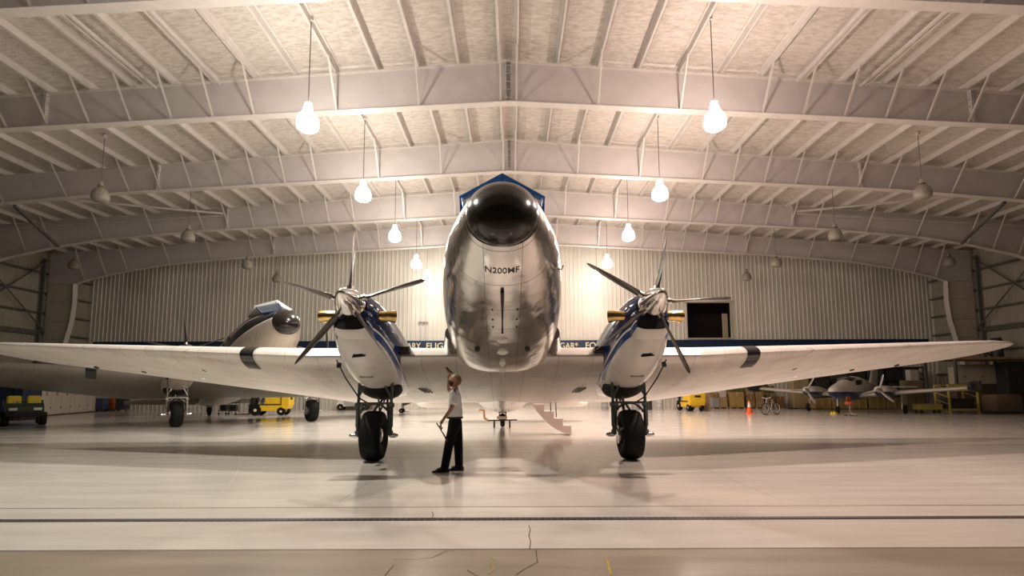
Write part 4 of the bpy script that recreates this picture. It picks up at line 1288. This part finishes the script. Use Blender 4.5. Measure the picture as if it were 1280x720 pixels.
mb = MB(); mb.box((0, 0, 1.17), (1.5, 1.2, 2.2), ch=.03)
for k in range(6): mb.box((-.62 + k * .25, -.61, 1.17), (.08, .03, 2.0))
mb.build('container_body', pmat('container_blue', (.008, .018, .05), .5), r)
mb = MB()
for x in (-.6, .6): mb.box((x, 0, .05), (.1, 1.1, .10))
mb.build('skid', dark_stuff, r)

def box_thing(name, loc, size, m, label, cat, rz=0, group=None, tape=True, lid=False, tm=None):
    r = empty(name, loc, rz, label, cat, group)
    MB().box((0, 0, size[2] / 2), size, ch=.012).build('carton' if tape else 'body', m, r)
    if tape:
        mb = MB(); mb.box((0, 0, size[2] + .001), (.07, size[1] + .004, .004)); mb.box((0, -size[1] / 2 - .001, size[2] * .85), (.07, .004, size[2] * .3)); mb.build('tape', tm or pmat('tape_tan', (.55, .42, .24), .4), r)
    if lid: MB().box((0, 0, size[2] - .02), (size[0] + .04, size[1] + .04, .08), ch=.01).build('lid', m, r)
    return r
def pallet(loc, w, dp, label, rz=0):
    r = empty('wooden_pallet', loc, rz, label, 'pallet', 'pallets near the rear wall')
    mb = MB()
    for k in range(6): mb.box((-w / 2 + .06 + k * (w - .12) / 5, 0, .13), (.11, dp, .02))
    mb.build('deck_boards', wood, r)
    mb = MB()
    for y in (-dp / 2 + .05, 0, dp / 2 - .05):
        mb.box((0, y, .015), (w, .1, .02))
        for x in (-w / 2 + .07, 0, w / 2 - .07): mb.box((x, y, .07), (.13, .1, .09))
    mb.build('stringer', wood, r)
    return r
brown = pmat('brown_carton', (.30, .18, .07), .8, noise=.2); greyb = pmat('grey_bin', (.35, .34, .33), .5); green = pmat('dark_green_tarp', (.10, .11, .04), .8, noise=.3)
def stack(px, py, specs, plabel, pw=1.2, pd=1.05, dy=0):
    p = at(px, py); p.x *= 39.3 / p.y; p.y = 39.3; pallet((p.x, p.y + pd / 2, 0), pw, pd, plabel)
    for (dx, dz, sz, m, lb, cat) in specs:
        box_thing('cardboard_box' if cat == 'box' else 'storage_bin', (p.x + dx, p.y + pd / 2, .142 + dz), sz, m, lb, cat, group='boxes on pallets near the rear wall', tape=cat == 'box', lid=cat != 'box')
stack(901, 513.3, [(-.28, 0, (.52, .8, .7), greyb, 'grey bin on the pallet beside the tan board near the yellow forklift', 'bin'), (.29, 0, (.56, .9, .75), cardboard, 'tan carton beside the grey bin on the same pallet', 'box'),
                   (-.28, .745, (.5, .7, .35), brown, 'brown carton lying on the grey bin', 'box'), (.29, .76, (.5, .7, .45), pmat('white_carton', (.6, .55, .48), .7), 'pale carton on top of the tan carton next to the forklift', 'box')], 'wooden pallet under the grey bin and tan carton')
stack(922.5, 513.3, [(0, 0, (1.1, .9, 1.15), pmat('ochre_carton', (.42, .28, .09), .8, noise=.15), 'large ochre crate-sized carton left of the traffic cone', 'box'), (0, 1.16, (.9, .8, .5), green, 'olive carton resting on the ochre carton', 'box')], 'wooden pallet under the large ochre carton')
stack(946, 513.3, [(-.35, 0, (.6, .8, .9), brown, 'brown carton behind the traffic cone', 'box'), (.35, 0, (.6, .8, 1.2), cardboard, 'tan tall carton behind the bicycle', 'box'), (-.35, .92, (.55, .7, .7), cardboard, 'tan carton stacked on the brown carton behind the cone', 'box')], 'wooden pallet behind the traffic cone')
stack(971, 513.3, [(-.3, 0, (.6, .8, 1.0), brown, 'brown carton right behind the bicycle wheel', 'box'), (.38, 0, (.6, .8, .8), brown, 'brown carton left of the tall tan cabinet', 'box'), (-.3, 1.02, (.55, .7, .6), green, 'olive carton topmost behind the bicycle', 'box')], 'wooden pallet between the bicycle and the tall tan cabinet')
p = at(884.5, 513.3); r = empty('leaning_board', (p.x, p.y, 0), 0, 'tall tan board standing upright beside the yellow forklift on the right', 'board')
MB().box((0, .1, 1.15), (.42, .05, 2.3), ch=.008, rot=Matrix.Rotation(rad(4), 3, 'X')).build('board_sheet', wood, r)
mb = MB()
for z in (.4, 1.1, 1.8): mb.box((0, .06, z), (.46, .06, .06))
mb.build('board_batten', wood, r)
p = at(1003, 513); p.x *= 39.4 / p.y; p.y = 39.4; r = empty('tall_cabinet', (p.x, p.y + .4, 0), 0, 'tall tan cabinet behind the propeller of the small twin airplane', 'cabinet')
tanm = pmat('cabinet_tan', (.42, .32, .17), .6, noise=.06)
MB().box((0, 0, 1.25), (1.2, .8, 2.4), ch=.015).build('cabinet_body', tanm, r); MB().box((0, 0, .03), (1.2, .7, .06)).build('plinth', black, r)
for s in (-1, 1):
    dd = MB().box((s * .295, -.41, 1.25), (.57, .03, 2.3), ch=.01).build('cabinet_door', tanm, r); MB().box((s * .06, -.44, 1.2), (.025, .03, .2)).build('handle', black, dd)
# low crates in a row beneath the small airplane
for k, (px, wd_, h_, lb) in enumerate(((1030, 1.2, .75, 'just left of the nose wheel'), (1052, 1.2, .78, 'behind the orange stool'), (1075, 1.2, .85, 'right of the orange stool'), (1098, 1.2, .85, 'below the near propeller'), (1120, 1.2, .75, 'behind the near main wheel'))):
    p = at(px, 512.8); p.x *= 38 / p.y; p.y = 38
    r = empty('low_crate', (p.x, p.y + .5, 0), 0, 'low ochre crate beneath the small airplane, ' + lb, 'crate', 'low crates under the small airplane')
    om = pmat('crate_ochre', (.36, .25, .08), .7, noise=.15)
    MB().box((0, 0, h_ / 2 + .05), (wd_, .9, h_), ch=.02).build('crate_body', om, r)
    for x in (-wd_ / 2 + .08, 0, wd_ / 2 - .08): MB().box((x, -.46, h_ / 2 + .05), (.09, .03, h_)).build('crate_batten', wood, r)
# storage rack behind the small airplane
def rack(loc, w, dp, h, levels, m, name, label, rz=0, cat='rack', shelfm=None):
    r = empty(name, loc, rz, label, cat)
    for x in (-w / 2, w / 2):
        mb = MB()
        for y in (-dp / 2, dp / 2): mb.box((x, y, h / 2), (.09, .09, h))
        for k in range(4): mb.bar((x, -dp / 2, h * k / 4 + .1), (x, dp / 2, h * (k + 1) / 4 - .05), .04)
        mb.build('upright', m, r)
    for z in levels:
        mb = MB(); mb.box((0, -dp / 2, z), (w, .05, .12)); mb.box((0, dp / 2, z), (w, .05, .12)); mb.box((0, 0, z + .05), (w - .1, dp - .04, .03))
        mb.build('shelf', shelfm or m, r)
    return r
p = at(1080, 511.2); p.x = 27.2; rack((p.x, 39.8, 0), 8.6, 1.1, 3.2, (.35, 1.35, 2.2, 3.1), dark_stuff, 'storage_rack', 'long dark storage rack against the rear wall behind the small airplane')
px_spots = [(-3.5, 1.1, 'black'), (-2.15, 1.3, 'charcoal'), (-.7, 1.2, 'black'), (.7, 1.2, 'charcoal'), (2.1, 1.1, 'black'), (3.4, 1.2, 'charcoal')]
nth = ['first', 'second', 'third', 'fourth', 'fifth', 'sixth']
for k, (dx, w_, cn) in enumerate(px_spots):
    box_thing('storage_bin', (p.x + dx, 39.8, 2.275), (w_, .9, .75), dark_stuff if cn == 'black' else pmat('charcoal_bin', (.07, .065, .06), .6), '%s bin on the dark storage rack by the rear wall, %s from the left' % (cn, nth[k]), 'bin', group='bins on the dark storage rack', tape=False, lid=True)
    box_thing('storage_bin', (p.x + dx + .1, 39.8, 1.425), (w_ * .9, .9, .6), dark_stuff, 'black bin on the middle shelf of the dark storage rack, %s from the left' % nth[k], 'bin', group='bins on the dark storage rack', tape=False, lid=True)

# traffic cone
p = at(937, 517); r = empty('traffic_cone', (p.x, p.y, 0), 0, 'orange traffic cone with a white collar standing before the cartons', 'cone')
oc = pmat('cone_orange', (.90, .13, .02), .5)
MB().box((0, 0, .02), (.42, .42, .04), ch=.015).build('cone_base', oc, r)
MB().lathe([(.17, .04), (.135, .22), (.10, .42)], n=24).build('cone_body', oc, r, smooth=50)
MB().lathe([(.105, .40), (.05, .70)], n=24).build('cone_collar', pmat('cone_white', (.8, .78, .72), .4), r, smooth=50); MB().lathe([(.05, .70), (.035, .80)], n=20).build('cone_tip', oc, r, smooth=50)

# bicycle
def bicycle(loc, rz):
    r = empty('bicycle', loc, rz, 'bicycle parked between the traffic cone and the small twin airplane', 'bicycle')
    fr = pmat('bike_grey', (.35, .34, .32), .3, .6)
    for x in (-.52, .52):
        mb = MB(); mb.tube([(x + .33 * math.cos(a), 0, .35 + .33 * math.sin(a)) for a in [2 * PI * k / 32 for k in range(33)]], .022, 8, caps=False)
        w_ = mb.build('wheel', rubber, r, smooth=60)
        mb = MB(); mb.tube([(x + .30 * math.cos(a), 0, .35 + .30 * math.sin(a)) for a in [2 * PI * k / 32 for k in range(33)]], .014, 6, caps=False)
        for k in range(14):
            a = 2 * PI * k / 14; mb.tube([(x, 0, .35), (x + .3 * math.cos(a), 0, .35 + .3 * math.sin(a))], .004, 4)
        mb.build('rim', alu, w_, smooth=60)
    mb = MB()
    for a, b in (((-.52, 0, .35), (-.36, 0, .95)), ((-.38, 0, .85), (.02, 0, .33)), ((-.37, 0, .9), (.18, 0, .86)), ((.02, 0, .33), (.20, 0, .98)), ((.02, 0, .33), (.52, 0, .35)), ((.18, 0, .86), (.52, 0, .35))): mb.tube([a, b], .02, 8)
    mb.build('frame', fr, r); mb = MB(); mb.tube([(-.36, -.28, 1.02), (-.36, 0, .96), (-.36, .28, 1.02)], .016, 8); mb.build('handlebar', alu, r)
    MB().box((.20, 0, 1.0), (.24, .12, .06), ch=.02).build('saddle', black, r)
    mb = MB(); mb.lathe([(.09, -.01), (.09, .01)], c=(.02, -.05, .33), axis='y', n=16); mb.bar((.02, -.08, .33), (.12, -.08, .2), .02); mb.bar((.02, .08, .33), (-.08, .08, .46), .02); mb.build('crank', alu, r)
bicycle(gp(964, 518.5), rad(28))

# light twin-engine airplane
def small_twin(loc, rz):
    r = empty('light_airplane', loc, rz, 'small navy and white twin-engine airplane with tip tanks, parked on the right', 'airplane')
    body_m = skin_mat('light_twin_paint', (.62, .57, .50), .25, .0, linecol=.8, dent=.01, ly=1.2, lx=9, paint=[(lambda nt, X, Y, Z: math_node(nt, 'LESS_THAN', Z, 1.33), (.012, .03, .09), 0.0, .2)])
    wm = pmat('light_wing_cream', (.62, .57, .50), .3, noise=.04)
    st = [(-3.3, 1.28, 1.42, .06), (-3.2, 1.14, 1.55, .20), (-2.9, 1.0, 1.68, .34), (-2.3, .86, 1.82, .46), (-1.5, .78, 1.98, .56), (-.7, .74, 2.18, .64), (.2, .74, 2.34, .68), (1.4, .78, 2.30, .66), (2.8, .92, 2.10, .5), (4.2, 1.12, 1.88, .32), (5.6, 1.32, 1.72, .12)]
    sy = [s[0] for s in st]
    def ring(y, n=28):
        zb, zt, hw = [float(np.interp(y, sy, [s[c] for s in st])) for c in (1, 2, 3)]
        zc = (zb + zt) / 2; return [Vector((hw * math.cos(a), y, zc + (zt - zc) * math.sin(a))) for a in [2 * PI * k / n for k in range(n)]]
    mb = MB(); mb.loft([ring(float(y)) for y in [-3.3, -3.2, -3.05] + list(np.arange(-2.9, 5.6, .25)) + [5.6]])
    mb.build('fuselage', body_m, r, smooth=50, attr=True)
    mb = MB()
    for s in (-1, 1):
        mb.add([(s * .03, -1.15, 2.06), (s * .46, -1.0, 1.98), (s * .50, -.45, 2.20), (s * .03, -.45, 2.30)], [(0, 1, 2, 3)])
        mb.add([(s * .585, -.8, 1.75), (s * .685, .2, 1.75), (s * .62, .2, 2.08), (s * .55, -.6, 2.06)], [(0, 1, 2, 3)])
    mb.build('cabin_glass', glass_dark, r)
    for s in (-1, 1):
        mb = MB(); rr = []
        for u in (0, .5, .9, 1):
            x = .4 + 5.6 * u; ch = 1.9 - .6 * u; yle = -.1 + .12 * u
            rr.append([Vector((s * x, yle + q * ch, 1.02 + x * .085 + v * ch)) for q, v in airfoil(t=.15)])
        mb.loft(rr); mb.build('wing', wm, r, smooth=40)
        mb = MB(); cx_ = s * 6.05; mb.lathe([(.02, -1.15), (.14, -1.08), (.24, -.85), (.31, -.35), (.32, .2), (.27, .8), (.15, 1.4), (.02, 1.95)], c=(cx_, 0, 1.60), axis='y', n=20, sx=.85)
        mb.add([(cx_, .9, 1.7), (cx_, 1.9, 1.62), (cx_, 1.95, 1.95), (cx_, 1.6, 1.95), (cx_ + .03, .9, 1.7), (cx_ + .03, 1.9, 1.62), (cx_ + .03, 1.95, 1.95), (cx_ + .03, 1.6, 1.95)], [(0, 1, 2, 3), (7, 6, 5, 4), (0, 4, 5, 1), (1, 5, 6, 2), (2, 6, 7, 3), (3, 7, 4, 0)])
        mb.build('tip_tank', pmat('tank_dark_navy', (.015, .018, .03), .25), r, smooth=50)
        nx = s * 2.0; mb = MB(); rr = []
        for y, w_, h_, z in ((-1.5, .20, .18, 1.42), (-1.4, .34, .27, 1.40), (-.9, .42, .34, 1.36), (0, .40, .36, 1.32), (1.0, .32, .26, 1.32), (1.9, .10, .08, 1.34)):
            rr.append([Vector((nx + w_ * math.copysign(abs(math.cos(a)) ** .75, math.cos(a)), y, z + h_ * math.copysign(abs(math.sin(a)) ** .75, math.sin(a)))) for a in [2 * PI * k / 24 for k in range(24)]])
        mb.loft(rr); nn = mb.build('engine_nacelle', body_m, r, smooth=50, attr=True)
        for e in (-1, 1): MB().lathe([(.09, -.02), (.085, .03)], c=(nx + e * .21, -1.42, 1.42), axis='y', n=14).build('air_intake', black, nn)
        pp = MB().lathe([(.16, -1.48), (.17, -1.56), (.14, -1.72), (.08, -1.84), (.01, -1.90)], c=(nx, 0, 1.42), axis='y', n=20).build('propeller', alu, r, smooth=50)
        for k in range(3):
            a = rad((-60 if s < 0 else 195) + 120 * k); dd = Vector((math.cos(a), 0, math.sin(a))); tt = Vector((-math.sin(a), 0, math.cos(a))); h = Vector((nx, -1.60, 1.42)); mb = MB(); rr = []
            for q, c_, t_ in ((.12, .05, .05), (.3, .075, .03), (.6, .085, .018), (.88, .07, .012), (.97, .03, .008)):
                rr.append([h + dd * q + (tt * .8 + Vector((0, .6, 0))) * c_ * math.cos(w) + (tt * -.6 + Vector((0, .8, 0))) * t_ * math.sin(w) for w in [2 * PI * j / 10 for j in range(10)]])
            mb.loft(rr); mb.build('propeller_blade', pmat('blade_satin', (.42, .40, .37), .35, .5), pp, smooth=50)
        mb = MB(); mb.tube([(s * 2.55, .55, 1.1), (s * 2.6, .5, .26)], .05, 8); mb.bar((s * 2.6, .5, .5), (s * 2.5, 1.0, 1.1), .04); mb.build('main_gear_strut', alu, r)
        wheel(r, (s * 2.6 + s * .12, .5, .26), .26, .16, 'x')
        mb = MB(); rr = []
        for u in (0, 1):
            x = .1 + 2.4 * u; ch = 1.25 - .5 * u; rr.append([Vector((s * x, 4.4 + .25 * u + q * ch, 1.62 + v * ch)) for q, v in airfoil(t=.1, m=.0001)])
        mb.loft(rr); mb.build('tailplane', wm, r, smooth=40)
    mb = MB(); rr = []
    for u in (0, .5, 1):
        ch = 2.0 - 1.0 * u; rr.append([Vector((v * ch, 3.9 + 1.3 * u + q * ch, 1.75 + 1.9 * u)) for q, v in airfoil(t=.09, m=.0001)])
    mb.loft(rr); mb.build('tail_fin', wm, r, smooth=40)
    mb = MB(); mb.tube([(0, -2.3, .95), (0, -2.4, .24)], .045, 8); mb.bar((0, -2.38, .5), (0, -1.8, .95), .04); mb.box((0, -2.36, .55), (.05, .12, .2)); mb.build('nose_gear_strut', alu, r)
    wheel(r, (0, -2.42, .22), .22, .14, 'x')
    MB().box((0, -2.55, 1.0), (.2, .1, .22), ch=.03).build('nose_light', pmat('light_blue_cover', (.10, .25, .6), .3), r)
TW = (21.8, 33.2, 0)
small_twin(TW, rad(-50))
p = Vector((TW[0] + math.sin(rad(-50)) * 2.42, TW[1] - math.cos(rad(-50)) * 2.42, 0))
r = empty('wheel_chock', (p.x - .42, p.y - .30, 0), rad(-50), 'yellow wheel chock against the nose wheel of the small twin airplane', 'chock')
MB().prism([(-.16, 0), (.16, 0), (.09, .13), (-.09, .13)], -.22, .22).build('chock_block', pmat('chock_yellow', (.85, .65, .03), .5), r); MB().tube([(0, -.2, .1), (0, -.32, .12), (.05, -.4, .03)], .012, 6).build('chock_rope', black, r)
# stool
p = at(1063, 520); r = empty('wheeled_stool', (p.x, p.y, 0), rad(25), 'orange wheeled stool standing under the small twin airplane', 'stool')
MB().lathe([(.02, .62), (.20, .62), (.24, .66), (.24, .74), (.20, .78), (.02, .79)], n=20).build('seat', pmat('stool_orange', (.40, .08, .015), .5), r, smooth=50)
MB().box((.10, .12, .95), (.35, .06, .3), ch=.03).build('backrest', pmat('stool_orange', (.40, .08, .015), .5), r)
MB().tube([(0, 0, .15), (0, 0, .64)], .025, 8).build('post', alu, r)
for k in range(5):
    a = 2 * PI * k / 5; MB().tube([(0, 0, .16), (.28 * math.cos(a), .28 * math.sin(a), .09)], .018, 6).build('leg', alu, r); 
    MB().lathe([(.035, -.02), (.035, .02)], c=(.28 * math.cos(a), .28 * math.sin(a), .036), axis='x', n=10).build('caster', black, r)

# right-hand corner: yellow rack with cupboards, cart, covered crate, platform
yr = pmat('rack_yellow', (.50, .40, .08), .5, noise=.08)
p = at(1203, 516.8); q = at(1220, 515.8)
rk = rack((p.x + .15, p.y + .5, 0), 1.75, 1.0, 1.75, (.22, 1.66), yr, 'steel_rack', 'yellow steel rack under the wing tip tank of the small airplane')
MB().box((0, -.45, 1.55), (1.75, .08, .42)).build('rack_header', yr, rk)
box_thing('storage_bin', (p.x + .15, p.y + .5, .288), (1.4, .8, .6), dark_stuff, 'black bin inside the yellow steel rack', 'bin', tape=False, lid=True)
cz = 1.73
wc = pmat('cupboard_cream', (.58, .50, .38), .5, noise=.04)
mzx = 31.2
# platform
r = empty('storage_platform', (0, 0, 0), 0, 'wooden storage platform on posts in the far right corner', 'platform')
P0 = atY(1186, 452, 35.0)
MB().box((31.0, 34.2, 3.44), (5.0, 2.6, .14)).build('platform_deck', pmat('platform_wood', (.30, .20, .08), .7, noise=.2), r)
for x in (28.55, 33.4):
    for y in (33.0, 35.4): MB().box((x, y, 1.69), (.14, .14, 3.37)).build('post', dark_steel, r)
for k, (a, w_) in enumerate(((1186, 1.15), (1209, 1.35), (1234, 1.25))):
    pp = atY(a, 478, p.y + .5)
lbs = ['left', 'middle', 'right']
for k in range(3):
    x = 30.5 + k * 1.22
    r = empty('wall_cupboard', (x + .0, 34.9, 0), 0, 'cream cupboard behind the yellow steel rack, the %s one of three' % lbs[k], 'cupboard', 'cream cupboards behind the yellow rack')
    MB().box((0, 0, 2.45), (1.18, .6, 1.3), ch=.012).build('cupboard_body', wc, r)
    MB().box((0, .05, .95), (1.15, .5, 1.7), ch=.01).build('base_unit', pmat('base_brown', (.12, .085, .05), .6), r)
    MB().box((0, .05, .05), (1.1, .5, .1)).build('plinth', black, r)
    for s in (-1, 1):
        dd = MB().box((s * .3, -.31, 2.45), (.57, .03, 1.22), ch=.008).build('cupboard_door', wc, r); MB().box((s * .05, -.335, 2.3), (.02, .02, .14)).build('handle', black, dd)
c = at(1165, 516.6); r = empty('yellow_cart', (c.x, c.y + .3, 0), 0, 'low yellow box cart standing left of the yellow steel rack', 'cart')
MB().box((0, 0, .38), (1.4, .6, .36), ch=.02).build('cart_box', yr, r)
mb = MB(); mb.tube([(-.7, 0, .5), (-.7, 0, 1.0), (-.7, .2, 1.02)], .02, 6); mb.build('push_handle', dark_stuff, r)
for x in (-.55, .55): wheel(r, (x, -.2, .1), .1, .06, 'y'); wheel(r, (x, .2, .1), .1, .06, 'y')
c = at(1173, 514.5); r = empty('tool_cabinet', (c.x - .0, c.y + 2.1, 0), 0, 'narrow olive tool cabinet behind the low yellow cart', 'cabinet')
MB().box((0, 0, 1.05), (1.3, .5, 2.02), ch=.02).build('cabinet_body', pmat('olive_paint', (.20, .17, .07), .6, noise=.2), r)
for z in (.4, .85, 1.3): MB().box((0, -.26, z), (1.15, .03, .36), ch=.01).build('drawer', pmat('drawer_brown', (.16, .11, .06), .6), r)
box_thing('parts_box', (c.x + .1, c.y + 2.1, 2.065), (.6, .45, .75), pmat('blue_white_box', (.5, .47, .42), .6), 'pale box standing on the olive tool cabinet', 'box')
c = at(1265, 517.8); r = empty('covered_crate', (c.x, c.y + .55, 0), 0, 'brown blanket-covered crate on the floor at the far right', 'crate')
MB().box((0, 0, .62), (1.6, 1.1, 1.05), ch=.12).build('cover', pmat('cover_brown', (.13, .085, .05), .85, bump=.5, bscale=6), r, smooth=50)
MB().box((0, 0, .06), (1.5, 1.0, .12)).build('crate_base', black, r)
r = empty('dark_storage_unit', (32.75, 33.7, 0), 0, 'tall near-black storage unit under the platform at the far right', 'storage unit')
MB().box((0, 0, 1.62), (1.25, .8, 3.2), ch=.02).build('unit_body', pmat('unit_black', (.02, .018, .016), .7), r)
for k in range(2): MB().box((-.31 + k * .62, -.42, 1.6), (.6, .03, 3.0), ch=.01).build('unit_door', pmat('unit_door_black', (.025, .02, .018), .6), r)
# speaker-like heater on the platform bracket
c = atY(1268, 438, 33.0); r = empty('unit_heater', (c.x, c.y, 3.51), 0, 'dark upright heater drum standing on the platform by the right wall', 'heater')
MB().lathe([(.02, 0), (.32, 0), (.34, .1), (.34, 1.2), (.28, 1.35), (.02, 1.38)], n=20).build('drum', dark_stuff, r, smooth=40); MB().bar((-.35, 0, .1), (-1.3, 0, .95), .08).build('bracket', dark_stuff, r)
r.location.y = 34.2
# far left odds and ends under the dim airliner
for px, py, col, lb in ((134, 513.5, (.45, .10, .02), 'orange tool chest in the shade left of the dim airliner wheel'), (149, 514, (.04, .04, .05), 'dark tool chest right of the orange one'), (122, 514, (.10, .10, .22), 'violet tool chest beside the cabinet row')):
    c = at(px, py); r = empty('tool_chest', (c.x, c.y + .3, 0), 0, lb, 'tool chest')
    m_ = pmat('chest_%d' % px, col, .5); MB().box((0, 0, .55), (.75, .5, .85), ch=.02).build('chest_body', m_, r)
    for z in (.3, .55, .8): MB().box((0, -.26, z), (.66, .02, .2), ch=.008).build('drawer', m_, r)
    for x in (-.3, .3): MB().lathe([(.06, -.03), (.06, .03)], c=(x, 0, .06), axis='x', n=12).build('caster', black, r)
for px, lb in ((280, 'nearer the forklift'), (292, 'touching the forklift mast')):
    c = at(px, 518.2); r = empty('equipment_cart', (c.x, c.y, 0), rad(px % 9), 'dark wheeled equipment cart left of the side-on forklift, ' + lb, 'cart', 'dark carts by the forklift')
    mb = MB()
    for z in (.25, .75): mb.box((0, 0, z), (.5, .45, .04))
    for x in (-.22, .22):
        for y in (-.2, .2): mb.tube([(x, y, .1), (x, y, 1.0)], .015, 6)
    mb.build('cart_frame', dark_stuff, r); MB().box((0, 0, .45), (.4, .35, .34), ch=.03).build('machine', black, r)
    for x in (-.22, .22): MB().lathe([(.06, -.02), (.06, .02)], c=(x, -.2, .06), axis='y', n=12).build('caster', black, r)
for k, (px, lb) in enumerate(((757, 'first'), (770, 'second'), (783, 'third'), (796, 'fourth'), (812, 'fifth'), (826, 'sixth'))):
    c = at(px, 512.5); r = empty('floor_drum', (c.x, c.y + .3, 0), 0, 'drum by the rear wall beyond the gear leg, %s in the row from the left' % lb, 'drum', 'grey drums by the rear wall')
    MB().lathe([(.26, 0), (.28, .02), (.27, .25), (.285, .27), (.27, .29), (.27, .52), (.285, .54), (.27, .56), (.28, .78 + .05 * (k % 3)), (.05, .80 + .05 * (k % 3))], n=18).build('drum_body', (greyb, dark_stuff, pmat('drum_pale', (.5, .49, .47), .5))[k % 3], r, smooth=40)
    MB().lathe([(.24, 0), (.03, .02)], c=(0, 0, .82 + .05 * (k % 3)), n=14).build('drum_lid', dark_stuff, r)


# ------------------------------------------------------------------ view
sc = bpy.context.scene
sc.view_settings.view_transform = 'Standard'
sc.view_settings.look = 'None'
sc.view_settings.gamma = 1
sc.view_settings.exposure = 0.25
sc.view_settings.use_curve_mapping = False
sc.cycles.max_bounces = 8
sc.cycles.diffuse_bounces = 3
sc.cycles.glossy_bounces = 5
sc.cycles.sample_clamp_indirect = 4
